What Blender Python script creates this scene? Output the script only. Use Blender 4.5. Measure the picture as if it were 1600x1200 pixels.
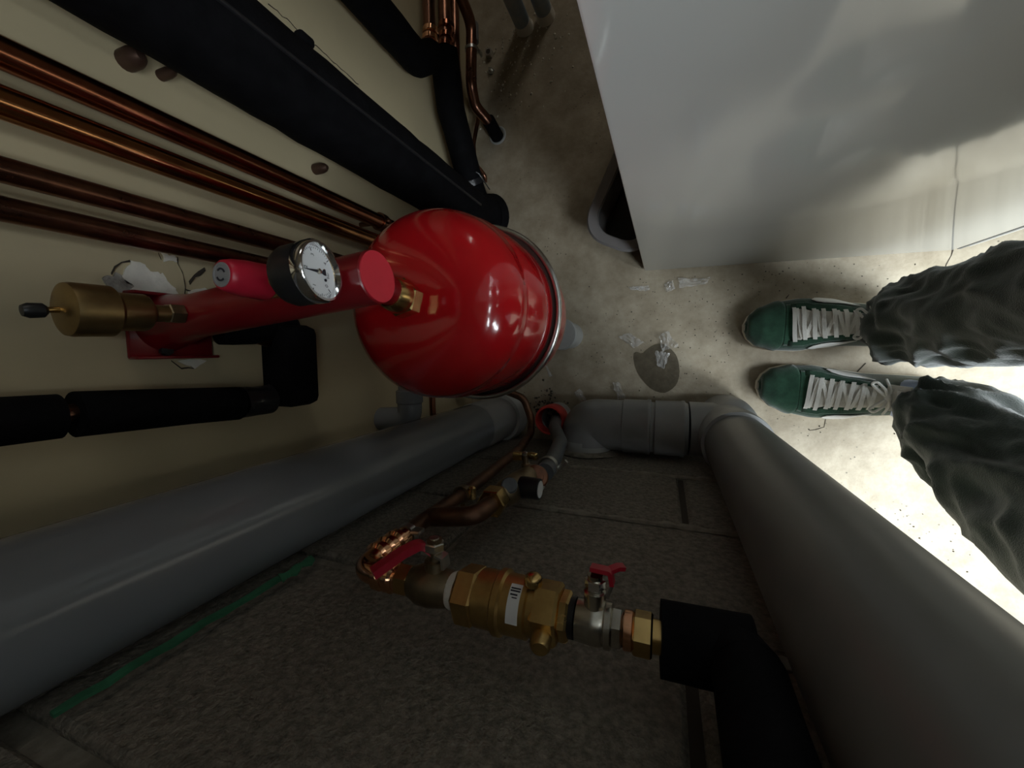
import bpy, bmesh, math, random
from mathutils import Vector, Matrix, noise as mnoise
random.seed(7)
PI = math.pi
for o in list(bpy.data.objects):
    bpy.data.objects.remove(o, do_unlink=True)
SC = bpy.context.scene
COL = SC.collection

# ------------------------------------------------------------------ camera
F = 635.0
_D = Vector((238, 55, -F)).normalized()
_X = Vector((-1703, 48, -F)); _X = -((_X - _X.dot(_D) * _D).normalized())
_Z = -_D
_Y = _Z.cross(_X)
ROT = Matrix((_X, _Y, _Z))                 # camera axes -> world axes
CAM = Vector((0.467, 0.218, 0.95))
cd = bpy.data.cameras.new('camera')
cd.sensor_width = 36.0
cd.lens = F / 1600.0 * 36.0
cd.clip_start = 0.01
cam = bpy.data.objects.new('camera', cd)
cam.matrix_world = Matrix.Translation(CAM) @ ROT.to_4x4()
COL.objects.link(cam)
SC.camera = cam

def at(u, v, x=None, y=None, z=None):
    """world point seen at photo pixel (u, v) on the plane x=, y= or z="""
    r = ROT @ Vector((u - 800.0, 600.0 - v, -F))
    if x is not None: t = (x - CAM.x) / r.x
    elif y is not None: t = (y - CAM.y) / r.y
    else: t = (z - CAM.z) / r.z
    return CAM + r * t

# ------------------------------------------------------------------ light
w = bpy.data.worlds.new('world'); SC.world = w; w.use_nodes = True
w.node_tree.nodes['Background'].inputs[0].default_value = (0.80, 0.90, 1.0, 1)
w.node_tree.nodes['Background'].inputs[1].default_value = 0.6

def area(name, loc, target, sx, sy, power, col):
    l = bpy.data.lights.new(name, 'AREA'); l.shape = 'RECTANGLE'
    l.size = sx; l.size_y = sy; l.energy = power; l.color = col
    o = bpy.data.objects.new(name, l)
    o.location = loc
    o.rotation_euler = (Vector(target) - Vector(loc)).to_track_quat('-Z', 'Z').to_euler()
    COL.objects.link(o)
    return o
# the sky over the yard outside the doorway, and the small window at the far end
area('yard_sky', (2.7, -0.8, 2.75), (0.95, -0.25, 0.0), 2.2, 2.2, 440, (0.87, 0.955, 1.0))
area('window_daylight', (0.99, 2.37, 1.75), (0.05, 0.5, 0.5), 0.48, 0.6, 4.5, (1.0, 0.93, 0.82))
vs = SC.view_settings
vs.view_transform = 'Standard'; vs.look = 'None'; vs.gamma = 1.0
vs.use_curve_mapping = False
vs.exposure = -0.02

# ------------------------------------------------------------------ materials
def mat(name, col, rough=0.5, metal=0.0, var=0.0, vscale=30.0, bump=0.0, bscale=200.0, spec=0.5,
        coat=0.0, trans=0.0, col2=None, alpha=1.0, sheen=0.0, rvar=0.0):
    m = bpy.data.materials.new(name); m.use_nodes = True
    nt = m.node_tree; b = nt.nodes['Principled BSDF']
    b.inputs['Base Color'].default_value = (*col, 1)
    b.inputs['Roughness'].default_value = rough
    b.inputs['Metallic'].default_value = metal
    b.inputs['Specular IOR Level'].default_value = spec
    b.inputs['Coat Weight'].default_value = coat
    b.inputs['Coat Roughness'].default_value = 0.05
    b.inputs['Transmission Weight'].default_value = trans
    b.inputs['Alpha'].default_value = alpha
    b.inputs['Sheen Weight'].default_value = sheen
    tc = nt.nodes.new('ShaderNodeTexCoord')
    if var or col2 or rvar:
        n = nt.nodes.new('ShaderNodeTexNoise'); n.inputs['Scale'].default_value = vscale
        n.inputs['Detail'].default_value = 6; n.inputs['Roughness'].default_value = 0.6
        nt.links.new(tc.outputs['Object'], n.inputs['Vector'])
        if var or col2:
            rp = nt.nodes.new('ShaderNodeValToRGB')
            c2 = col2 if col2 else tuple(c * (1 - var) for c in col)
            c1 = col if col2 else tuple(min(1, c * (1 + var)) for c in col)
            rp.color_ramp.elements[0].position = 0.35; rp.color_ramp.elements[0].color = (*c2, 1)
            rp.color_ramp.elements[1].position = 0.65; rp.color_ramp.elements[1].color = (*c1, 1)
            nt.links.new(n.outputs['Fac'], rp.inputs['Fac'])
            nt.links.new(rp.outputs['Color'], b.inputs['Base Color'])
        if rvar:
            mr = nt.nodes.new('ShaderNodeMapRange')
            mr.inputs['To Min'].default_value = max(0.02, rough - rvar)
            mr.inputs['To Max'].default_value = min(1, rough + rvar)
            nt.links.new(n.outputs['Fac'], mr.inputs['Value'])
            nt.links.new(mr.outputs['Result'], b.inputs['Roughness'])
    if bump:
        n2 = nt.nodes.new('ShaderNodeTexNoise'); n2.inputs['Scale'].default_value = bscale
        n2.inputs['Detail'].default_value = 4
        bp = nt.nodes.new('ShaderNodeBump'); bp.inputs['Strength'].default_value = bump
        bp.inputs['Distance'].default_value = 0.002
        nt.links.new(tc.outputs['Object'], n2.inputs['Vector'])
        nt.links.new(n2.outputs['Fac'], bp.inputs['Height'])
        nt.links.new(bp.outputs['Normal'], b.inputs['Normal'])
    return m

def floor_mat():
    m = bpy.data.materials.new('concrete_floor'); m.use_nodes = True
    nt = m.node_tree; b = nt.nodes['Principled BSDF']; N = nt.nodes.new; L = nt.links.new
    tc = N('ShaderNodeTexCoord')
    def noise(s, d=6, r=0.6):
        n = N('ShaderNodeTexNoise'); n.inputs['Scale'].default_value = s
        n.inputs['Detail'].default_value = d; n.inputs['Roughness'].default_value = r
        L(tc.outputs['Object'], n.inputs['Vector']); return n.outputs['Fac']
    def ramp(src, p0, c0, p1, c1):
        r = N('ShaderNodeValToRGB')
        r.color_ramp.elements[0].position = p0; r.color_ramp.elements[0].color = (*c0, 1)
        r.color_ramp.elements[1].position = p1; r.color_ramp.elements[1].color = (*c1, 1)
        L(src, r.inputs['Fac']); return r.outputs['Color']
    def mix(fac, a, c, mode='MIX'):
        x = N('ShaderNodeMix'); x.data_type = 'RGBA'; x.blend_type = mode
        if isinstance(fac, float): x.inputs[0].default_value = fac
        else: L(fac, x.inputs[0])
        L(a, x.inputs[6]); L(c, x.inputs[7]); return x.outputs[2]
    big = ramp(noise(3.2), 0.3, (0.32, 0.268, 0.190), 0.7, (0.52, 0.458, 0.350))
    mid = ramp(noise(17, 8, 0.7), 0.32, (0.62, 0.59, 0.54), 0.64, (1, 1, 1))
    c = mix(1.0, big, mid, 'MULTIPLY')
    # dark grains and pits
    v = N('ShaderNodeTexVoronoi'); v.inputs['Scale'].default_value = 95; v.inputs['Randomness'].default_value = 1
    L(tc.outputs['Object'], v.inputs['Vector'])
    pits = ramp(v.outputs['Distance'], 0.10, (1, 1, 1), 0.17, (0, 0, 0))
    gate = ramp(noise(7, 3), 0.52, (0, 0, 0), 0.62, (1, 1, 1))
    g = mix(1.0, pits, gate, 'MULTIPLY')
    dk = N('ShaderNodeRGB'); dk.outputs[0].default_value = (0.10, 0.085, 0.06, 1)
    c = mix(g, c, dk.outputs[0])
    L(c, b.inputs['Base Color'])
    rr = N('ShaderNodeMapRange'); rr.inputs['To Min'].default_value = 0.45; rr.inputs['To Max'].default_value = 0.8
    L(noise(9), rr.inputs['Value']); L(rr.outputs['Result'], b.inputs['Roughness'])
    bp = N('ShaderNodeBump'); bp.inputs['Strength'].default_value = 0.35; bp.inputs['Distance'].default_value = 0.002
    L(noise(140, 5), bp.inputs['Height']); L(bp.outputs['Normal'], b.inputs['Normal'])
    return m

def block_mat():
    m = mat('concrete_block', (0.225, 0.202, 0.165), 0.95, var=0.30, vscale=190, bump=1.0, bscale=280, spec=0.2)
    for n in m.node_tree.nodes:
        if n.type == 'BUMP': n.inputs['Distance'].default_value = 0.0035
    return m

M = {}
M['floor'] = floor_mat()
M['block'] = block_mat()
M['mortar'] = mat('mortar', (0.27, 0.245, 0.20), 0.95, var=0.25, vscale=60, bump=1.0, bscale=120, spec=0.2)
M['beige'] = mat('beige_paint', (0.56, 0.475, 0.30), 0.55, var=0.05, vscale=5, bump=0.12, bscale=60)
M['plaster'] = mat('bare_plaster', (0.86, 0.83, 0.73), 0.9, var=0.08, vscale=60, bump=0.5, bscale=120)
M['grout'] = mat('grey_filler', (0.35, 0.33, 0.29), 0.9, var=0.3, vscale=120, bump=0.6, bscale=200)
M['crack'] = mat('dark_crack', (0.05, 0.04, 0.03), 0.95)
M['ceil'] = mat('ceiling_paint', (0.22, 0.20, 0.17), 0.9, var=0.08)
M['copper'] = mat('copper', (0.48, 0.19, 0.10), 0.22, 1.0, col2=(0.27, 0.10, 0.06), vscale=25, rvar=0.08)
M['copper_orange'] = mat('copper_orange', (0.58, 0.28, 0.12), 0.18, 1.0, col2=(0.34, 0.15, 0.07), vscale=25, rvar=0.07)
M['copper_brown'] = mat('tarnished_copper', (0.30, 0.145, 0.09), 0.30, 1.0, col2=(0.16, 0.08, 0.055), vscale=35, rvar=0.1)
M['copper_dirty'] = mat('dirty_copper', (0.24, 0.125, 0.075), 0.5, 1.0, col2=(0.12, 0.07, 0.05), vscale=45, rvar=0.12)
M['copper_new'] = mat('bright_copper', (0.86, 0.47, 0.26), 0.16, 1.0, col2=(0.62, 0.30, 0.17), vscale=40)
M['brass'] = mat('brass', (0.72, 0.50, 0.20), 0.25, 1.0, col2=(0.52, 0.34, 0.13), vscale=60, rvar=0.08)
M['brass_satin'] = mat('satin_brass', (0.62, 0.43, 0.17), 0.38, 1.0, col2=(0.48, 0.32, 0.12), vscale=60)
M['brass_vent'] = mat('aged_brass', (0.40, 0.285, 0.13), 0.42, 1.0, col2=(0.30, 0.21, 0.10), vscale=50, rvar=0.08)
M['brass_dull'] = mat('dull_brass', (0.33, 0.26, 0.16), 0.42, 1.0, col2=(0.22, 0.17, 0.11), vscale=70)
M['nickel'] = mat('nickel', (0.62, 0.59, 0.52), 0.25, 1.0, col2=(0.42, 0.39, 0.33), vscale=70)
M['steel'] = mat('galvanised_steel', (0.62, 0.63, 0.60), 0.32, 1.0, var=0.15, vscale=50)
M['chrome'] = mat('chrome', (0.85, 0.85, 0.85), 0.12, 1.0)
M['red_tank'] = mat('red_gloss_enamel', (0.40, 0.007, 0.010), 0.16, 0.0, var=0.06, vscale=12, coat=0.6, bump=0.03, bscale=40)
M['red_tube'] = mat('shaded_red_enamel', (0.19, 0.005, 0.009), 0.32, var=0.08, vscale=20, coat=0.2)  # manifold red with the tube's shade put into the colour
M['red_plastic'] = mat('red_plastic', (0.46, 0.013, 0.035), 0.38, var=0.1, vscale=40)
M['red_cap'] = mat('red_cap', (0.66, 0.03, 0.05), 0.45, var=0.04, vscale=30)  # lit copy of the manifold red, for the end disc
M['red_rubber'] = mat('red_rubber_collar', (0.58, 0.05, 0.04), 0.6, var=0.15, vscale=40)
M['pvc'] = mat('grey_pvc', (0.195, 0.208, 0.222), 0.20, var=0.03, vscale=9, bump=0.03, bscale=30, rvar=0.03)
M['pvc_dusty'] = mat('dusty_grey_pvc', (0.29, 0.292, 0.288), 0.36, var=0.08, vscale=14, bump=0.05, bscale=60, rvar=0.06)
M['pvc_shaded'] = mat('shaded_grey_pvc', (0.160, 0.158, 0.150), 0.36, var=0.06, vscale=14, bump=0.03, bscale=40)  # darker copy of the drain pipe grey, carrying the upright's shade
M['pvc_light'] = mat('light_grey_pvc', (0.42, 0.43, 0.42), 0.5, var=0.1, vscale=20)
M['hose'] = mat('grey_rubber_hose', (0.10, 0.11, 0.12), 0.35, var=0.2, vscale=40)
M['groove_shade'] = mat('dark_brown_gap_shade', (0.035, 0.015, 0.012), 0.5)  # colour of the shade between tank shell and band
M['bracket'] = mat('dark_bracket', (0.09, 0.05, 0.035), 0.5, 0.6)  # even dark brown, close to black
M['foam'] = mat('black_foam_lagging', (0.006, 0.006, 0.007), 0.8, var=0.25, vscale=50, bump=0.4, bscale=160, spec=0.06)
M['tape'] = mat('black_tape', (0.016, 0.016, 0.018), 0.35, bump=0.8, bscale=70, spec=0.5)
M['black'] = mat('black_plastic', (0.012, 0.012, 0.013), 0.4, spec=0.4)
M['white_gloss'] = mat('white_gloss_lacquer', (0.74, 0.755, 0.735), 0.10, coat=0.25, bump=0.012, bscale=4, spec=0.5)
M['white_body'] = mat('white_sheet_metal', (0.74, 0.75, 0.73), 0.4)
M['white'] = mat('white_plastic', (0.80, 0.80, 0.78), 0.4)
M['dial'] = mat('white_dial', (0.86, 0.88, 0.90), 0.5)
M['ink'] = mat('black_ink', (0.02, 0.02, 0.03), 0.6)
M['grey_part'] = mat('grey_strip', (0.24, 0.24, 0.24), 0.5)
M['ptfe'] = mat('white_thread_seal', (0.70, 0.66, 0.58), 0.8, bump=0.6, bscale=180)
M['green_tape'] = mat('green_tape', (0.035, 0.155, 0.078), 0.55, var=0.3, vscale=40, bump=0.4, bscale=90)
M['blue_pipe'] = mat('blue_grey_pipe', (0.15, 0.27, 0.39), 0.45, col2=(0.42, 0.42, 0.40), vscale=14)
M['tub'] = mat('milky_plastic', (0.38, 0.36, 0.36), 0.28, var=0.08, trans=0.45)
M['tub_dark'] = mat('dark_tub_inside', (0.02, 0.018, 0.015), 0.15)  # plain dark tone for the inside of the tub
M['film'] = mat('clear_film', (0.95, 0.94, 0.92), 0.10, alpha=0.17, bump=0.5, bscale=60)
M['wet'] = mat('wet_concrete', (0.115, 0.096, 0.066), 0.32, var=0.2, vscale=60, bump=0.3, bscale=140)
M['grit'] = mat('dark_grit', (0.06, 0.05, 0.04), 0.8)
M['salt'] = mat('pale_crumbs', (0.80, 0.76, 0.66), 0.25)
M['trouser'] = mat('dark_green_cotton', (0.030, 0.044, 0.033), 0.85, var=0.18, vscale=40, bump=0.5, bscale=700, sheen=0.5, spec=0.2)
M['suede'] = mat('green_suede', (0.020, 0.058, 0.036), 0.85, var=0.22, vscale=45, bump=0.4, bscale=500, sheen=0.35, spec=0.15)
M['suede2'] = mat('green_suede_toe', (0.022, 0.066, 0.039), 0.9, var=0.25, vscale=60, bump=0.4, bscale=500, sheen=0.4, spec=0.1)
M['sole'] = mat('cream_rubber', (0.74, 0.69, 0.58), 0.6, var=0.08)
M['lace'] = mat('white_lace', (0.80, 0.79, 0.74), 0.85, bump=0.6, bscale=900)
M['tongue'] = mat('off_white_mesh', (0.66, 0.64, 0.58), 0.85, bump=0.5, bscale=600)
M['swoosh'] = mat('white_leather', (0.85, 0.84, 0.81), 0.45)
M['label_red'] = mat('red_print', (0.75, 0.05, 0.04), 0.6)
M['label_navy'] = mat('navy_print', (0.03, 0.04, 0.14), 0.6)
M['sock'] = mat('pale_blue_sock', (0.55, 0.62, 0.85), 0.9, bump=0.4, bscale=500)
M['sock_dark'] = mat('dark_sock_cuff', (0.03, 0.03, 0.06), 0.9)
M['skin'] = mat('skin', (0.55, 0.36, 0.27), 0.55)
M['shirt'] = mat('dark_grey_jersey', (0.06, 0.065, 0.07), 0.9, bump=0.3, bscale=500)
M['hair'] = mat('brown_hair', (0.06, 0.04, 0.025), 0.7)

# ------------------------------------------------------------------ mesh helpers
def V(*a): return Vector(a)

class MB:
    def __init__(self): self.v = []; self.f = []
    def add(self, vs, fs):
        n = len(self.v)
        self.v += [Vector(p) for p in vs]
        self.f += [tuple(i + n for i in f) for f in fs]
        return self
    def tube(self, pts, r, seg=20, caps=True, closed=False, wob=0.0, inner=None):
        pts = [Vector(p) for p in pts]; n = len(pts)
        rs = r if isinstance(r, (list, tuple)) else [r] * n
        rings = []
        t0 = (pts[1] - pts[0]).normalized()
        up = Vector((0, 0, 1)) if abs(t0.z) < 0.9 else Vector((0, 1, 0))
        a = t0.cross(up).normalized()
        for i in range(n):
            t = (pts[min(i + 1, n - 1)] - pts[max(i - 1, 0)]).normalized()
            a = (a - a.dot(t) * t).normalized(); b = t.cross(a)
            ring = []
            for k in range(seg):
                th = 2 * PI * k / seg
                rr = rs[i]
                if wob: rr *= 1 + wob * mnoise.noise(Vector((math.cos(th) * 1.5, math.sin(th) * 1.5, i * 0.7 + pts[0].x * 50)))
                ring.append(pts[i] + a * (rr * math.cos(th)) + b * (rr * math.sin(th)))
            rings.append(ring)
        vs = [p for rg in rings for p in rg]; fs = []
        for i in range(n - 1):
            for k in range(seg):
                k2 = (k + 1) % seg
                fs.append((i * seg + k, i * seg + k2, (i + 1) * seg + k2, (i + 1) * seg + k))
        if caps:
            fs.append(tuple(reversed(range(seg)))); fs.append(tuple((n - 1) * seg + k for k in range(seg)))
        return self.add(vs, fs)
    def lathe(self, o, axis, prof, seg=32, phase=0.0, caps=True):
        """prof: list of (distance along axis, radius)"""
        o = Vector(o); t = Vector(axis).normalized()
        up = Vector((0, 0, 1)) if abs(t.z) < 0.9 else Vector((0, 1, 0))
        a = t.cross(up).normalized(); b = t.cross(a)
        vs = []; fs = []
        for h, r in prof:
            for k in range(seg):
                th = 2 * PI * k / seg + phase
                vs.append(o + t * h + a * (r * math.cos(th)) + b * (r * math.sin(th)))
        n = len(prof)
        for i in range(n - 1):
            for k in range(seg):
                k2 = (k + 1) % seg
                fs.append((i * seg + k2, i * seg + k, (i + 1) * seg + k, (i + 1) * seg + k2))
        if caps:
            fs.append(tuple(range(seg))); fs.append(tuple(reversed([(n - 1) * seg + k for k in range(seg)])))
        return self.add(vs, fs)
    def hexnut(self, o, axis, h, r, phase=0.0):
        c = r * 0.09
        return self.lathe(o, axis, [(0, r - c), (c, r), (h - c, r), (h, r - c)], 6, phase)
    def ring(self, c, axis, R, r, seg=48, rs=10):
        c = Vector(c); t = Vector(axis).normalized()
        up = Vector((0, 0, 1)) if abs(t.z) < 0.9 else Vector((0, 1, 0))
        a = t.cross(up).normalized(); b = t.cross(a)
        vs = []; fs = []
        for i in range(seg):
            th = 2 * PI * i / seg; d = a * math.cos(th) + b * math.sin(th)
            for k in range(rs):
                ph = 2 * PI * k / rs
                vs.append(c + d * (R + r * math.cos(ph)) + t * (r * math.sin(ph)))
        for i in range(seg):
            for k in range(rs):
                fs.append((i * rs + k, ((i + 1) % seg) * rs + k, ((i + 1) % seg) * rs + (k + 1) % rs, i * rs + (k + 1) % rs))
        return self.add(vs, fs)
    def box(self, c, s, rot=None, bev=0.0):
        bm = bmesh.new(); bmesh.ops.create_cube(bm, size=1.0)
        for v in bm.verts: v.co = Vector((v.co.x * s[0], v.co.y * s[1], v.co.z * s[2]))
        if bev:
            bmesh.ops.bevel(bm, geom=bm.edges[:], offset=bev, segments=2, profile=0.5, affect='EDGES')
        mtx = Matrix.Translation(Vector(c))
        if rot is not None: mtx = mtx @ (rot.to_4x4() if isinstance(rot, Matrix) else Matrix.Rotation(rot[0], 4, rot[1]))
        bm.verts.index_update()
        vs = [mtx @ v.co for v in bm.verts]; fs = [tuple(v.index for v in f.verts) for f in bm.faces]
        bm.free()
        return self.add(vs, fs)
    def strip(self, pts, width_dir, w, th, normal=None):
        """flat ribbon with thickness along a path; width_dir constant vector"""
        pts = [Vector(p) for p in pts]; wd = Vector(width_dir).normalized()
        n = len(pts); vs = []
        for i in range(n):
            t = (pts[min(i + 1, n - 1)] - pts[max(i - 1, 0)]).normalized()
            nn = t.cross(wd).normalized()
            ww = (w[i] if isinstance(w, (list, tuple)) else w) * 0.5
            for sx, sn in ((-1, -1), (1, -1), (1, 1), (-1, 1)):
                vs.append(pts[i] + wd * (ww * sx) + nn * (th * 0.5 * sn))
        fs = []
        for i in range(n - 1):
            for k in range(4):
                k2 = (k + 1) % 4
                fs.append((i * 4 + k, i * 4 + k2, (i + 1) * 4 + k2, (i + 1) * 4 + k))
        fs.append((3, 2, 1, 0)); fs.append(tuple((n - 1) * 4 + k for k in range(4)))
        return self.add(vs, fs)
    def prism(self, pts, d):
        """closed polygon (list of points) extruded by vector d"""
        pts = [Vector(p) for p in pts]; n = len(pts); d = Vector(d)
        vs = pts + [p + d for p in pts]
        fs = [tuple(reversed(range(n))), tuple(range(n, 2 * n))]
        for i in range(n): fs.append((i, (i + 1) % n, n + (i + 1) % n, n + i))
        return self.add(vs, fs)

def fillet(pts, r, n=7):
    pts = [Vector(p) for p in pts]; out = [pts[0]]
    rr = r if isinstance(r, (list, tuple)) else [r] * len(pts)
    for i in range(1, len(pts) - 1):
        p, a, b = pts[i], pts[i - 1], pts[i + 1]
        u = (a - p); v = (b - p); lu, lv = u.length, v.length; u.normalize(); v.normalize()
        ang = u.angle(v)
        if ang > PI - 0.02: out.append(p); continue
        t = min(rr[i] / math.tan(ang / 2), lu * 0.49, lv * 0.49)
        for k in range(n + 1):                      # quadratic blend is close enough to the arc
            s = k / n
            out.append((p + u * t) * (1 - s) ** 2 + p * 2 * s * (1 - s) + (p + v * t) * s ** 2)
    out.append(pts[-1])
    return out

def dens(pts, step):
    pts = [Vector(p) for p in pts]; out = [pts[0]]
    for a, b in zip(pts, pts[1:]):
        k = max(1, int((b - a).length / step))
        for i in range(1, k + 1): out.append(a.lerp(b, i / k))
    return out

def build(name, mb, material, parent=None, base=None, smooth=38, label=None):
    """mesh object; vertices are given in world space, origin = the thing's base"""
    root = parent
    while root is not None and root.parent is not None: root = root.parent
    o0 = Vector(base) if base is not None else (root.location.copy() if root is not None else Vector((0, 0, 0)))
    me = bpy.data.meshes.new(name)
    me.from_pydata([tuple(p - o0) for p in mb.v], [], mb.f)
    bm = bmesh.new(); bm.from_mesh(me); bmesh.ops.recalc_face_normals(bm, faces=bm.faces[:]); bm.to_mesh(me); bm.free()
    if smooth:
        me.shade_smooth(); me.set_sharp_from_angle(angle=math.radians(smooth))
    me.materials.append(M[material])
    o = bpy.data.objects.new(name, me); COL.objects.link(o)
    if parent is not None: o.parent = parent
    else: o.location = o0
    if label: o['label'] = label
    return o

def tag(o, label, cat, group=None):
    o['label'] = label; o['category'] = cat
    if group: o['group'] = group
    return o

def thing(name, base, label, cat, group=None):
    o = bpy.data.objects.new(name, None); COL.objects.link(o)
    o.location = base; o.empty_display_size = 0.03
    return tag(o, label, cat, group)

def structure(o): o['kind'] = 'structure'; return o

# ------------------------------------------------------------------ the room
XE, YN, YS, ZC = 1.32, 2.45, -1.9, 2.4
structure(build('floor', MB().box((2.0, 0.3, -0.05), (4.4, 4.8, 0.1)), 'floor', smooth=0))
fl = bpy.data.objects['floor']
wl = structure(build('wall_left', MB().box((-0.05, 0.25, ZC / 2), (0.1, 4.4, ZC)), 'beige', smooth=0))
structure(build('wall_back', MB().box((0.36, YN, ZC / 2), (0.72, 0.1, ZC)).box((1.31, YN, ZC / 2), (0.12, 0.1, ZC))
                .box((0.985, YN, 0.69), (0.53, 0.1, 1.38)).box((0.985, YN, 2.26), (0.53, 0.1, 0.28)), 'ceil', smooth=0))
structure(build('ceiling', MB().box((0.66, 0.3, ZC + 0.05), (1.42, 4.5, 0.1)), 'ceil', smooth=0))
structure(build('wall_right', MB().box((XE, 1.42, ZC / 2), (0.1, 2.16, ZC)).box((XE, -1.605, ZC / 2), (0.1, 0.49, ZC))
                .box((XE, -0.51, 2.255), (0.1, 1.70, 0.29)), 'ceil', smooth=0))
structure(build('wall_far', MB().box((0.66, YS, ZC / 2), (1.42, 0.1, ZC)), 'ceil', smooth=0))

# block wall: mortar core, every block a piece of its own with a recessed joint
XW = 0.63
wf = structure(build('wall_front', MB().box((XW / 2, -0.104, ZC / 2), (XW - 0.006, 0.19, ZC)), 'mortar', smooth=0))
def block(x0, x1, z0, z1, seed):
    bm = bmesh.new(); bmesh.ops.create_cube(bm, size=1.0)
    sx, sy, sz = x1 - x0, 0.19, z1 - z0
    for v in bm.verts: v.co = Vector((v.co.x * sx, v.co.y * sy, v.co.z * sz))
    bmesh.ops.bevel(bm, geom=bm.edges[:], offset=0.004, segments=1, affect='EDGES')
    bm.verts.index_update()
    rnd = random.Random(seed)
    c = Vector(((x0 + x1) / 2, -0.097 + rnd.uniform(-0.001, 0.0015), (z0 + z1) / 2))
    mb = MB().add([v.co + c + Vector((rnd.uniform(-.0012, .0012), 0, rnd.uniform(-.0015, .0015))) for v in bm.verts],
                  [tuple(v.index for v in f.verts) for f in bm.faces]); bm.free()
    build('block', mb, 'block', wf, smooth=0)
zc = 0.0; k = 0
while zc < ZC:
    z1 = min(zc + 0.203, ZC)
    js = [0.0, 0.4985, XW] if k % 2 == 1 else ([0.0, 0.245, XW] if k != 0 else [0.0, 0.26, XW])
    if k == 3: js = [0.0, 0.490, XW]
    for a, b in zip(js, js[1:]):
        g = 0.0045
        block(a + (g if a > 0 else 0), b - (g if b < XW else 0), zc + 0.003, z1 - 0.003, k * 10 + int(a * 100))
    zc += 0.212; k += 1
# dark strips painted as the shade inside open, unfilled upright joints
build('joint_shade', MB().box((0.4985, -0.0115, 0.315), (0.0080, 0.012, 0.198)), 'crack', wf, smooth=0)
build('joint_shade', MB().box((0.490, -0.0115, 0.737), (0.0080, 0.012, 0.200)), 'crack', wf, smooth=0)
# mortar squeezed out along the bed joints
for zz_ in (.2075, .4195, .6315):
    rnd = random.Random(int(zz_ * 1000))
    pts = [V(.20 + .43 * i / 60, -.0035, zz_ + rnd.uniform(-.0012, .0012)) for i in range(61)]
    build('mortar_bead', MB().tube(pts, [rnd.uniform(.0032, .0062) for _ in pts], 8), 'mortar', wf)

def blob(c, ux, uy, pts, th, jag=0.0, seed=1):
    rnd = random.Random(seed)
    c = Vector(c); ux = Vector(ux); uy = Vector(uy); n = ux.cross(uy).normalized()
    out = []
    for i in range(len(pts)):
        p, q = pts[i], pts[(i + 1) % len(pts)]
        for s in range(4):
            t = s / 4
            x = p[0] * (1 - t) + q[0] * t; y = p[1] * (1 - t) + q[1] * t
            out.append(c + ux * (x + rnd.uniform(-jag, jag)) + uy * (y + rnd.uniform(-jag, jag)) - n * 0.0)
    return MB().prism(out, n * th)

def wall_patch(pix, th, material, name, seed=1, jag=0.0012):
    P = [at(u, v, x=0.0) for u, v in pix]
    pts = [(p.y, p.z) for p in P]
    mb = blob((0.0002, 0, 0), (0, 1, 0), (0, 0, 1), pts, th, jag, seed)
    return build(name, mb, material, wl, smooth=0)
wall_patch([(176, 438), (190, 428), (205, 408), (222, 412), (235, 424), (252, 428), (262, 440), (275, 455), (283, 475), (240, 490), (190, 480), (172, 462)], 0.0016, 'plaster', 'plaster_patch', 3)
wall_patch([(160, 436), (180, 428), (196, 440), (205, 448), (190, 462), (172, 458)], 0.0021, 'grout', 'plaster_patch', 5, 0.0016)
wall_patch([(252, 396), (272, 400), (274, 409), (256, 408)], 0.003, 'plaster', 'plaster_patch', 6)
wall_patch([(292, 455), (318, 448), (330, 460), (312, 470), (292, 468)], 0.002, 'plaster', 'plaster_patch', 7)
wall_patch([(278, 563), (302, 577), (320, 562), (300, 560)], 0.002, 'plaster', 'plaster_patch', 8)
def wall_crack(pix, w=0.0012):
    pts = [at(u, v, x=0.0016) for u, v in pix]
    rnd = random.Random(int(pix[0][0]))
    pts = [p + Vector((0, rnd.uniform(-.0015, .0015), rnd.uniform(-.0015, .0015))) for p in dens(pts, 0.006)]
    build('crack', MB().strip(pts, (0, 1, 0.25), [w * rnd.uniform(.5, 1.5) for _ in pts], 0.0008), 'crack', wl, smooth=0)
wall_crack([(276, 402), (284, 425), (288, 450), (286, 462)], 0.002)
wall_crack([(250, 396), (249, 404)], 0.003)
wall_crack([(318, 421), (305, 432), (297, 442)], 0.004)
wall_crack([(172, 427), (190, 412), (206, 408)], 0.0015)
wall_crack([(268, 565), (285, 575), (305, 577)], 0.0012)
wall_crack([(290, 453), (310, 458), (318, 463)], 0.001)
# plaster hairline along the left wall
wall_crack([(420, 5), (500, 78), (560, 132)], 0.0006)

def floor_crack(pix, w=0.0012):
    pts = dens([at(u, v, z=0.0004) for u, v in pix], 0.012)
    rnd = random.Random(int(pix[0][0] + 3))
    pts = [p + Vector((rnd.uniform(-.0022, .0022), rnd.uniform(-.0022, .0022), 0)) for p in pts]
    d = (pts[-1] - pts[0]); wd = Vector((-d.y, d.x, 0))
    build('crack', MB().strip(pts, wd, [w * rnd.uniform(.4, 1.5) for _ in pts], 0.0006), 'crack', fl, smooth=0)
floor_crack([(1491, 388), (1476, 425), (1462, 470)], 0.0016)
floor_crack([(1352, 566), (1338, 582), (1322, 606)], 0.0013)
floor_crack([(1292, 654), (1286, 666), (1265, 674)], 0.0010)
floor_crack([(1235, 459), (1226, 467)], 0.0016)

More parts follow.
